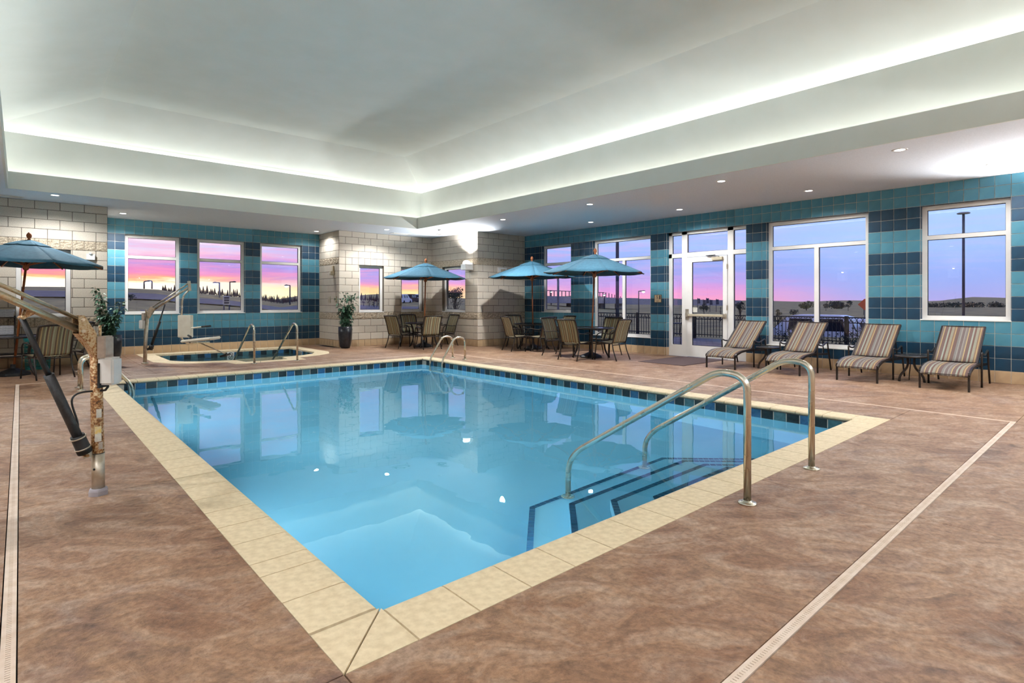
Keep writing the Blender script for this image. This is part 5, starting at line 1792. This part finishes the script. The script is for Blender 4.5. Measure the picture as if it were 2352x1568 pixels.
for k in range(7):
    link('post', psm, fence, (0, k * (fy1 - fy0) / 6, 0))

# ------------------------------------------------------------------ outdoors: lamps, trees, buildings, cars
def at(u, d, z=None):
    a = (u - 1176) / FPX
    x, y = (math.sin(YAW) + a * math.cos(YAW)) * d, (math.cos(YAW) - a * math.sin(YAW)) * d
    return x, y, (gz(x, y) if z is None else z)
def zat(v, d):
    return CAM_H + (HORIZON - v) / FPX * d
def street_lamp(u, d, vtop, u_head, label, mat='pole', r=.09, arch=False, lit=True):
    x, y, z = at(u, d)
    h = zat(vtop, d)
    t = thing('street_lamp', label, 'street lamp', (x, y, z), 0, 'street lamps outside the windows')
    hx, hy, _ = at(u_head, d)
    dx, dy = hx - x, hy - y
    H_ = h - z
    if arch:
        pts = smooth_path([(0, 0, 0), (0, 0, H_ * .93), (dx * .35, dy * .35, H_), (dx, dy, H_)], 1.2, 6)
    else:
        pts = [(0, 0, 0), (0, 0, H_ * .985), (dx, dy, H_)]
    mb = MB(); mb.tube(pts, r, 8); mb.build('pole', M[mat], t)
    mb = MB(); mb.lathe([(.10, -.09), (.26, -.05), (.26, .03), (.08, .10)], (dx, dy, H_), 12); hd = mb.build('lamp_head', M[mat], t)
    if lit:
        mb = MB(); mb.lathe([(.05, -.26), (.20, -.19), (.22, -.10), (.10, -.085)], (dx, dy, H_), 12); mb.build('glowing_lens', M['lamp_glow'], hd)
street_lamp(331, 72, 646, 339, 'street lamp curving towards its twin above the ridge, darker pole', arch=True)
street_lamp(349, 76, 645, 342, 'street lamp curving towards its twin above the ridge, paler pole', 'pale_pole', arch=True)
street_lamp(504, 66, 649, 494, 'lit street lamp above the white notice board', 'pale_pole')
street_lamp(528, 78, 647, 538, 'unlit dark street lamp just beyond the white notice board', lit=False)
street_lamp(666, 70, 655, 658, 'lit street lamp over the dip between the hills')
street_lamp(1282, 34, 634, 1275, 'tall pale curved lamp pole beyond the narrow window', 'pale_pole', .07, True, False)
street_lamp(1266, 120, 669, 1265.5, 'small lit lamp at the end of the overpass', r=.12)
street_lamp(1388.5, 110, 676, 1388, 'small lit lamp over the overpass railing end', r=.12)
street_lamp(1467, 85, 668, 1478, 'lit lamp with a bent arm over the highway')
def disc_lamp(u, d, vtop, label, r, disc=True):
    x, y, z = at(u, d, -.3)
    h = zat(vtop, d)
    t = thing('parking_lamp', label, 'street lamp', (x, y, z), 0, 'parking lot light poles')
    mb = MB(); mb.tube([(0, 0, 0), (0, 0, h - z)], [r * 1.1, r], 10); mb.build('pole', M['pole'], t)
    mb = MB(); mb.lathe([(.08, -.06), (.36, -.03), (.40, .02), (.30, .07), (.08, .10)], (0, 0, h - z), 20); mb.build('disc_head', M['concrete'], t)
disc_lamp(2213, 40, 490, 'tall light pole with flat disc head beyond the single window', .08)
disc_lamp(1418, 26, 540, 'dark light pole just beyond the patio railing', .075)

def tree(u, d, vtop, wpx, label, mat='tree_leaf', seed=1, dens=900, bare=False, name='tree', grp='trees beyond the patio'):
    rr = random.Random(seed)
    x, y, z = at(u, d)
    if d > 25: pass
    top = zat(vtop, d) - z
    hw = wpx / 2 * d / FPX
    t = thing(name, label, 'tree' if name != 'shrub' else 'shrub', (x, y, z), 0, grp)
    mb = MB(); mb.tube([(0, 0, -.1), (0, 0, top * .35), (rr.uniform(-.1, .1) * hw, 0, top * .8)], [max(.04, hw * .07), max(.03, hw * .05), .02], 8); mb.build('trunk', M['bark'], t)
    if bare:
        mb = MB()
        for k in range(26):
            a = rr.uniform(0, 6.28); z0 = rr.uniform(.25, .6) * top
            e_ = Vector((math.cos(a) * hw * rr.uniform(.5, 1), math.sin(a) * hw * rr.uniform(.5, 1), rr.uniform(.5, .95) * top))
            s_ = Vector((0, 0, z0))
            m_ = s_.lerp(e_, .5) + Vector((rr.uniform(-.2, .2) * hw, rr.uniform(-.2, .2) * hw, 0))
            mb.tube([s_, m_, e_], [hw * .035, hw * .02, hw * .008], 5)
        mb.build('branch', M['bark'], t)
    lf = MB()
    blobs = [(rr.uniform(-.55, .55) * hw, rr.uniform(-.55, .55) * hw, rr.uniform(.40 if not bare else .66, .86) * top, rr.uniform(.35, .55) * hw) for _ in range(9)]
    for k in range(dens):
        bx_, by_, bz_, br_ = rr.choice(blobs)
        q = Vector((rr.gauss(0, 1), rr.gauss(0, 1), rr.gauss(0, 1))).normalized() * br_ * rr.uniform(.45, 1.05)
        q.z *= .8
        c = Vector((bx_, by_, max(bz_ + q.z, .05 * top))) + Vector((q.x, q.y, 0))
        s_ = hw * rr.uniform(.05, .12)
        a_ = Vector((rr.uniform(-1, 1), rr.uniform(-1, 1), rr.uniform(-1, 1))).normalized()
        b_ = a_.cross(Vector((rr.uniform(-1, 1), rr.uniform(-1, 1), rr.uniform(-1, 1)))).normalized()
        lf.add([c - a_ * s_, c + b_ * s_ * .6, c + a_ * s_, c - b_ * s_ * .6], [(0, 1, 2, 3)])
    tag(lf.build('crown', M[mat], t), kind='stuff')
tree(1046, 34, 652, 44, 'large half bare tree outside the alcove side window', seed=4, dens=1100, bare=True)
tree(1700, 30, 684, 26, 'rounded tree beyond the railing beside the door', seed=5, bare=True)
tree(1655, 45, 697, 6, 'slim dark cypress on the slope beyond the door', seed=6, dens=350)
tree(1617, 75, 694, 24, 'low dark shrub mass on the hill beyond the door', seed=7, name='shrub')
tree(1786, 32, 706, 22, 'brownish shrub beside a darker one beyond the railing', seed=8, name='shrub', mat='tree_warm')
tree(1822, 34, 706, 26, 'dark round shrub in front of the far field', seed=9, name='shrub')
tree(1852, 105, 694, 34, 'yellow green thicket at the field edge', seed=10, mat='tree_warm')
tree(1897, 100, 693, 16, 'spreading dark tree at the field edge', seed=11)
tree(1948, 100, 687, 18, 'upright leafy tree at the field edge', seed=12)
tree(1924, 128, 697, 46, 'long blue green hedge behind the field edge trees', seed=16)
tree(1984, 70, 684, 10, 'dark tree just behind the orange road sign', seed=13)
for i, (u, w_) in enumerate(((2146, 34), (2189, 44), (2239, 46), (2290, 46))):
    tree(u, 160, 699.5 - (i % 2), w_, 'dark tree row on the plain beyond the single window', seed=20 + i, dens=500, grp='tree row on the plain')
for i, (u, v_) in enumerate(((835, 690), (848, 688), (858, 691), (868, 689))):
    tree(u, 60, v_, 10, 'glowing backlit bush beyond the first alcove window', seed=30 + i, dens=260, mat='conifer', grp='bushes beyond the first alcove window', name='shrub')
tree(300, 48, 676, 22, 'dark scrubby bush at the foot of the ridge', seed=41, name='shrub', dens=500)
# shrubs by the railing
for i, (yy, lab) in enumerate(((5.2, 'leafy flowering shrub at the railing behind the second lounge'), (6.9, 'leafy flowering shrub at the railing behind the wide window'), (3.6, 'leafy flowering shrub at the railing near the window edge'))):
    rr = random.Random(50 + i)
    t = thing('shrub', lab, 'shrub', (17.6, yy, -.02), 0, 'shrubs along the patio railing')
    lf = MB()
    for k in range(700):
        q = Vector((rr.gauss(0, .25), rr.gauss(0, .30), abs(rr.gauss(.28, .16))))
        a_ = Vector((rr.uniform(-1, 1), rr.uniform(-1, 1), rr.uniform(-1, 1))).normalized(); b_ = a_.cross(Vector((.3, .5, rr.uniform(-1, 1)))).normalized()
        s_ = rr.uniform(.02, .045)
        lf.add([q - a_ * s_, q + b_ * s_ * .6, q + a_ * s_, q - b_ * s_ * .6], [(0, 1, 2, 3)])
    tag(lf.build('foliage', M['tree_leaf'], t), kind='stuff')
    mb = MB()
    for k in range(5):
        mb.tube([(rr.uniform(-.05, .05), rr.uniform(-.05, .05), -.05), (rr.uniform(-.2, .2), rr.uniform(-.2, .2), .4)], .01, 5)
    tag(mb.build('stem', M['bark'], t), kind='stuff')

# conifers along the ridge and in the dip
cm = MB()
cm.tube([(0, 0, -.3), (0, 0, .3)], .06, 5, M['bark'])
for k in range(5):
    z0 = .12 + k * .17
    cm.lathe([(.26 - .045 * k, z0), (.02, z0 + .30)], n=7, mat=M['conifer'], smooth=False, rot=k * .5)
cm = cm.mesh('conifer')
rr = random.Random(77)
k = 0
for u0, u1, num, d_ in ((372, 412, 12, 93), (448, 560, 26, 92), (600, 690, 26, 90), (820, 872, 12, 95)):
    for i in range(num):
        u = u0 + (u1 - u0) * (i + rr.uniform(.35, .65)) / num
        dd = d_ + (6 if i % 2 else -6) + rr.uniform(-2, 2)
        x, y, z = at(u, dd)
        o = link('conifer', cm, None, (x, y, z))
        hgt = rr.uniform(.6, 1.25)
        o.scale = (hgt, hgt, hgt * rr.uniform(.8, 1.1))
        tag(o, 'small backlit conifer in the tree line on the ridge', 'tree', 'conifers along the ridge')
for i, (u, w_) in enumerate(((73, 7), (87, 10), (134, 8), (143, 7))):
    tree(u, 80, 659 if i % 2 else 661, w_, 'small backlit tree on the ridge behind the block wall window', seed=60 + i, dens=200, grp='trees on the ridge')

# signs
def board(u, d, v0, v1, wpx, label, name, mat, rows=0, legs=True):
    x, y, z = at(u, d)
    w_ = wpx * d / FPX
    zt, zb = zat(v0, d) - z, zat(v1, d) - z
    t = thing(name, label, 'sign', (x, y, z), -YAW - math.atan((u - 1176) / FPX))
    mb = MB(); mb.rbox(-w_ / 2, -.03, zb, w_ / 2, .03, zt, .01); b = mb.build('board', mat, t)
    if legs:
        for s in (-1, 1):
            mb = MB(); mb.tube([(s * w_ * .4, .0, -.2), (s * w_ * .4, .0, zb + .05)], .03, 6); mb.build('post', M['pole'], t)
    for r_ in range(rows):
        zz = zt - (r_ + .75) * (zt - zb) / (rows + .6)
        mb = MB(); mb.box(-w_ * .36, -.04, zz - .03, w_ * .36, -.031, zz + .03); mb.build('text_line', M['pole'], b)
board(520.5, 21, 679.5, 700, 14, 'white notice board on posts outside the middle hot tub window', 'notice_board', M['white_plastic'], 3)
board(359.5, 62, 677, 682, 3, 'small pale blue road sign beside the far road', 'road_sign', M['asphalt'])
board(862.5, 58, 687, 692, 7, 'dark billboard among bushes beyond the first alcove window', 'billboard', M['conifer'])
x, y, z = at(1986, 40)
t = thing('warning_sign', 'orange diamond road work sign seen at the window edge', 'sign', (x, y, z), -YAW - .56)
zt = zat(699, 40) - z
mb = MB(); s_ = .42; mb.add([(0, -.01, zt - s_), (s_, -.01, zt), (0, -.01, zt + s_), (-s_, -.01, zt), (0, .01, zt - s_), (s_, .01, zt), (0, .01, zt + s_), (-s_, .01, zt)], [(0, 1, 2, 3), (7, 6, 5, 4), (0, 4, 5, 1), (1, 5, 6, 2), (2, 6, 7, 3), (3, 7, 4, 0)]); mb.build('sign_face', M['orange'], t)
mb = MB(); mb.tube([(0, .03, -.1), (0, .03, zt - s_ * .6)], .03, 6); mb.build('post', M['pole'], t)
# flags on poles beyond the door
for i, u in enumerate((1602, 1615, 1622.5, 1630.5, 1645)):
    x, y, z = at(u, 90)
    t = thing('banner_flag', 'dark banner flag on a thin pole on the far hill', 'flag', (x, y, z), 0, 'banner flags on the far hill')
    h = zat((684, 687, 683.5, 687, 686)[i], 90) - z
    mb = MB(); mb.tube([(0, 0, 0), (0, 0, h)], .05, 6); mb.build('pole', M['pole'], t)
    mb = MB(); mb.sheet(lambda a, b: (.05 + a * .28, -.28 * a + .03 * math.sin(6 * b), h - .1 - b * .8), 3, 5, .02); mb.build('banner', M['pole'], t)

# building with parked cars beyond the second alcove window
def wpt(u, v, d):
    x, y, _ = at(u, d)
    return Vector((x, y, zat(v, d)))
bx, by, bz = at(941, 110)
rz = -YAW - math.atan((941 - 1176) / FPX)
bd = thing('office_building', 'pale flat roofed building lit at dusk beyond the alcove', 'building', (bx, by, bz), rz)
k_ = 110 / FPX
hT = zat(683, 110) - bz
mb = MB(); mb.box(-20 * k_ * 1.0, 0, -.5, 16 * k_, 6, hT); mb.build('wall', M['bldg'], bd)
mb = MB(); mb.box(-14 * k_, .5, hT, 10 * k_, 5.5, hT + 5 * k_); mb.build('upper_storey', M['bldg'], bd)
mb = MB(); mb.box(-15 * k_, .2, hT + 5 * k_, 11 * k_, 5.8, hT + 5.8 * k_); mb.build('roof', M['concrete'], bd)
for i in range(7):
    for j in range(2):
        xx = (-18 + i * 5) * k_
        mb = MB(); mb.box(xx, -.04, hT * (.35 + .36 * j), xx + 2.6 * k_, .02, hT * (.35 + .36 * j) + hT * .2); mb.build('window', M['car_glass'], bd)
def car(x, y, z, rz, label, grp, sc=1.0, paint='car_white', boxy=True):
    t = thing('parked_car', label, 'car', (x, y, z), rz, grp)
    L_, W_ = 4.7 * sc, 1.85 * sc
    prof = [(-2.3, .35), (-2.32, .75), (-2.2, 1.0), (-1.95, 1.05), (-1.75, 1.62), (-1.4, 1.72), (.3, 1.72), (.55, 1.66), (1.15, 1.06), (2.1, .92), (2.32, .70), (2.34, .35)]
    n__ = len(prof)
    mb = MB()
    vs = [(px_ * sc, s * W_ / 2 * (.86 if pz_ > 1.2 else 1.0), pz_ * sc) for s in (-1, 1) for px_, pz_ in prof]
    mb.add(vs, [tuple(reversed(range(n__))), tuple(range(n__, 2 * n__))] + [(i, (i + 1) % n__, (i + 1) % n__ + n__, i + n__) for i in range(n__)])
    body = mb.build('body', M[paint], t)
    for s in (-1, 1):
        for (a, b) in ((-1.62, -.55), (-.48, .52)):
            mb = MB(); yy = s * W_ / 2
            mb.add([((a + .05) * sc, yy * .995, 1.08 * sc), (b * sc, yy * .995, 1.08 * sc), ((b - .05) * sc, yy * .90, 1.58 * sc), ((a + .12) * sc, yy * .90, 1.58 * sc)], [(0, 1, 2, 3)])
            mb.build('side_window', M['car_glass'], body)
        for a in (-1.45, 1.45):
            mb = MB(); mb.tube([(a * sc, s * (W_ / 2 - .12), .34 * sc), (a * sc, s * (W_ / 2 + .02), .34 * sc)], .34 * sc, 16); mb.build('wheel', M['tyre'], t)
    mb = MB(); mb.add([(.60 * sc, -W_ * .40, 1.64 * sc), (.60 * sc, W_ * .40, 1.64 * sc), (1.13 * sc, W_ * .46, 1.10 * sc), (1.13 * sc, -W_ * .46, 1.10 * sc)], [(0, 1, 2, 3)]); ws = mb.build('windscreen', M['car_glass'], body)
    ws.location = (.012, 0, .012)
    mb = MB(); mb.add([(-1.96 * sc, -W_ * .44, 1.10 * sc), (-1.96 * sc, W_ * .44, 1.10 * sc), (-1.78 * sc, W_ * .40, 1.56 * sc), (-1.78 * sc, -W_ * .40, 1.56 * sc)], [(0, 1, 2, 3)]); rw = mb.build('rear_window', M['car_glass'], body)
    rw.location = (-.015, 0, .0)
x, y, _ = at(1851, 24); car(x, y, -.95, D(100), 'white SUV parked beyond the railing, roof above the rail', 'cars parked beyond the railing')
x, y, _ = at(1908, 31); car(x, y, -1.25, D(80), 'white car parked beyond the railing behind the second lounge', 'cars parked beyond the railing')
x, y, _ = at(2012, 26); car(x, y, -1.25, D(84), 'white car parked beyond the railing at the window edge', 'cars parked beyond the railing')
for i, (u, p_) in enumerate(((924, 'car_white'), (943, 'orange'), (960, 'car_white'))):
    x, y, z = at(u, 78 + 5 * i); car(x, y, z - .2, rz + 1.2, 'car parked in front of the pale building' if p_ == 'car_white' else 'reddish car parked in front of the pale building', 'cars by the pale building', .8, p_ if p_ != 'orange' else 'conifer')

# overpass with guard railing
ov = thing('overpass', 'concrete highway overpass with guard railing beyond the corner windows', 'bridge', (0, 0, 0))
a_, b_ = wpt(1225, 688, 100), wpt(1425, 691, 125)
mb = MB(); mb.bar(a_, b_, 9, 1.2); mb.build('deck', M['concrete'], ov)
for i in range(26):
    p_ = a_.lerp(b_, i / 25) + Vector((0, 0, .5))
    hh = 1.3 if i < 20 else 1.3 - (i - 20) * .15
    mb = MB(); mb.bar(p_, p_ + Vector((0, 0, hh)), .12, .12); mb.build('post', M['pole'], ov)
mb = MB(); mb.bar(a_ + Vector((0, 0, 1.75)), a_.lerp(b_, .78) + Vector((0, 0, 1.75)), .15, .12); mb.build('top_rail', M['pole'], ov)
for u in (1240, 1300, 1370, 1420):
    p_ = a_.lerp(b_, (u - 1225) / 200)
    mb = MB(); mb.bar(p_ + Vector((0, 0, -.5)), p_ + Vector((0, 0, -6)), 1.2, 1.2); mb.build('pier', M['concrete'], ov)
hb = thing('highway_barrier', 'pale concrete highway barrier beyond the two-pane window', 'barrier', (0, 0, 0))
a_, b_ = wpt(1432, 692, 131), wpt(1700, 696, 145)
mb = MB(); mb.bar(a_, b_, .8, 1.4); mb.build('wall', M['concrete'], hb)
# low white sheds on the plain
for i, (u, w_) in enumerate(((2195, 22), (2245, 34), (2296, 22))):
    x, y, z = at(u, 170)
    t = thing('farm_shed', 'long low white shed on the plain beyond the single window', 'building', (x, y, z), -YAW - math.atan((u - 1176) / FPX), 'white sheds on the plain')
    h = zat(705, 170) - z
    w2 = w_ * 170 / FPX / 2
    mb = MB(); mb.box(-w2, 0, -.5, w2, 5, h * .8); mb.build('wall', M['car_white'], t)
    mb = MB(); mb.prism([(-w2 - .2, -.3), (w2 + .2, -.3), (w2 + .2, 5.3), (-w2 - .2, 5.3)], h * .8, h); mb.build('roof', M['bldg'], t)
# patio furniture outside the door
pt_ = thing('patio_bistro_table', 'black iron bistro table outside the door', 'table', (14.6, 9.4, -.02))
mb = MB(); mb.lathe([(0, .70), (.40, .70), (.40, .72), (0, .72)], n=24); mb.build('table_top', M['iron'], pt_)
mb = MB(); mb.lathe([(.25, 0), (.05, .06), (.03, .12), (.03, .70)], n=12); mb.build('pedestal', M['iron'], pt_)
def iron_chair(x, y, rz, label):
    t = thing('iron_chair', label, 'chair', (x, y, -.02), rz, 'black iron chairs on the patio')
    mb = MB(); mb.lathe([(0, .43), (.21, .43), (.21, .45), (0, .45)], n=16); mb.build('seat', M['iron'], t)
    for sx_ in (-1, 1):
        for sy_ in (-1, 1):
            mb = MB(); mb.tube([(sx_ * .19, sy_ * .19, 0), (sx_ * .15, sy_ * .15, .43)], .012, 6); mb.build('leg', M['iron'], t)
    mb = MB(); mb.tube(smooth_path([(-.19, -.17, .44), (-.21, -.25, .80), (0, -.27, .92), (.21, -.25, .80), (.19, -.17, .44)], .15), .012, 6); mb.build('back_frame', M['iron'], t)
    for k in range(-3, 4):
        mb = MB(); mb.tube([(k * .05, -.18, .45), (-k * .05, -.255, .86)], .006, 5); mb.build('back_bar', M['iron'], t)
iron_chair(14.2, 8.75, D(-20), 'black iron chair near the door sidelight')
iron_chair(15.1, 10.0, D(150), 'black iron chair behind the bistro table')
iron_chair(14.3, 6.6, D(120), 'black iron chair seen through the sidelight by the first lounge')
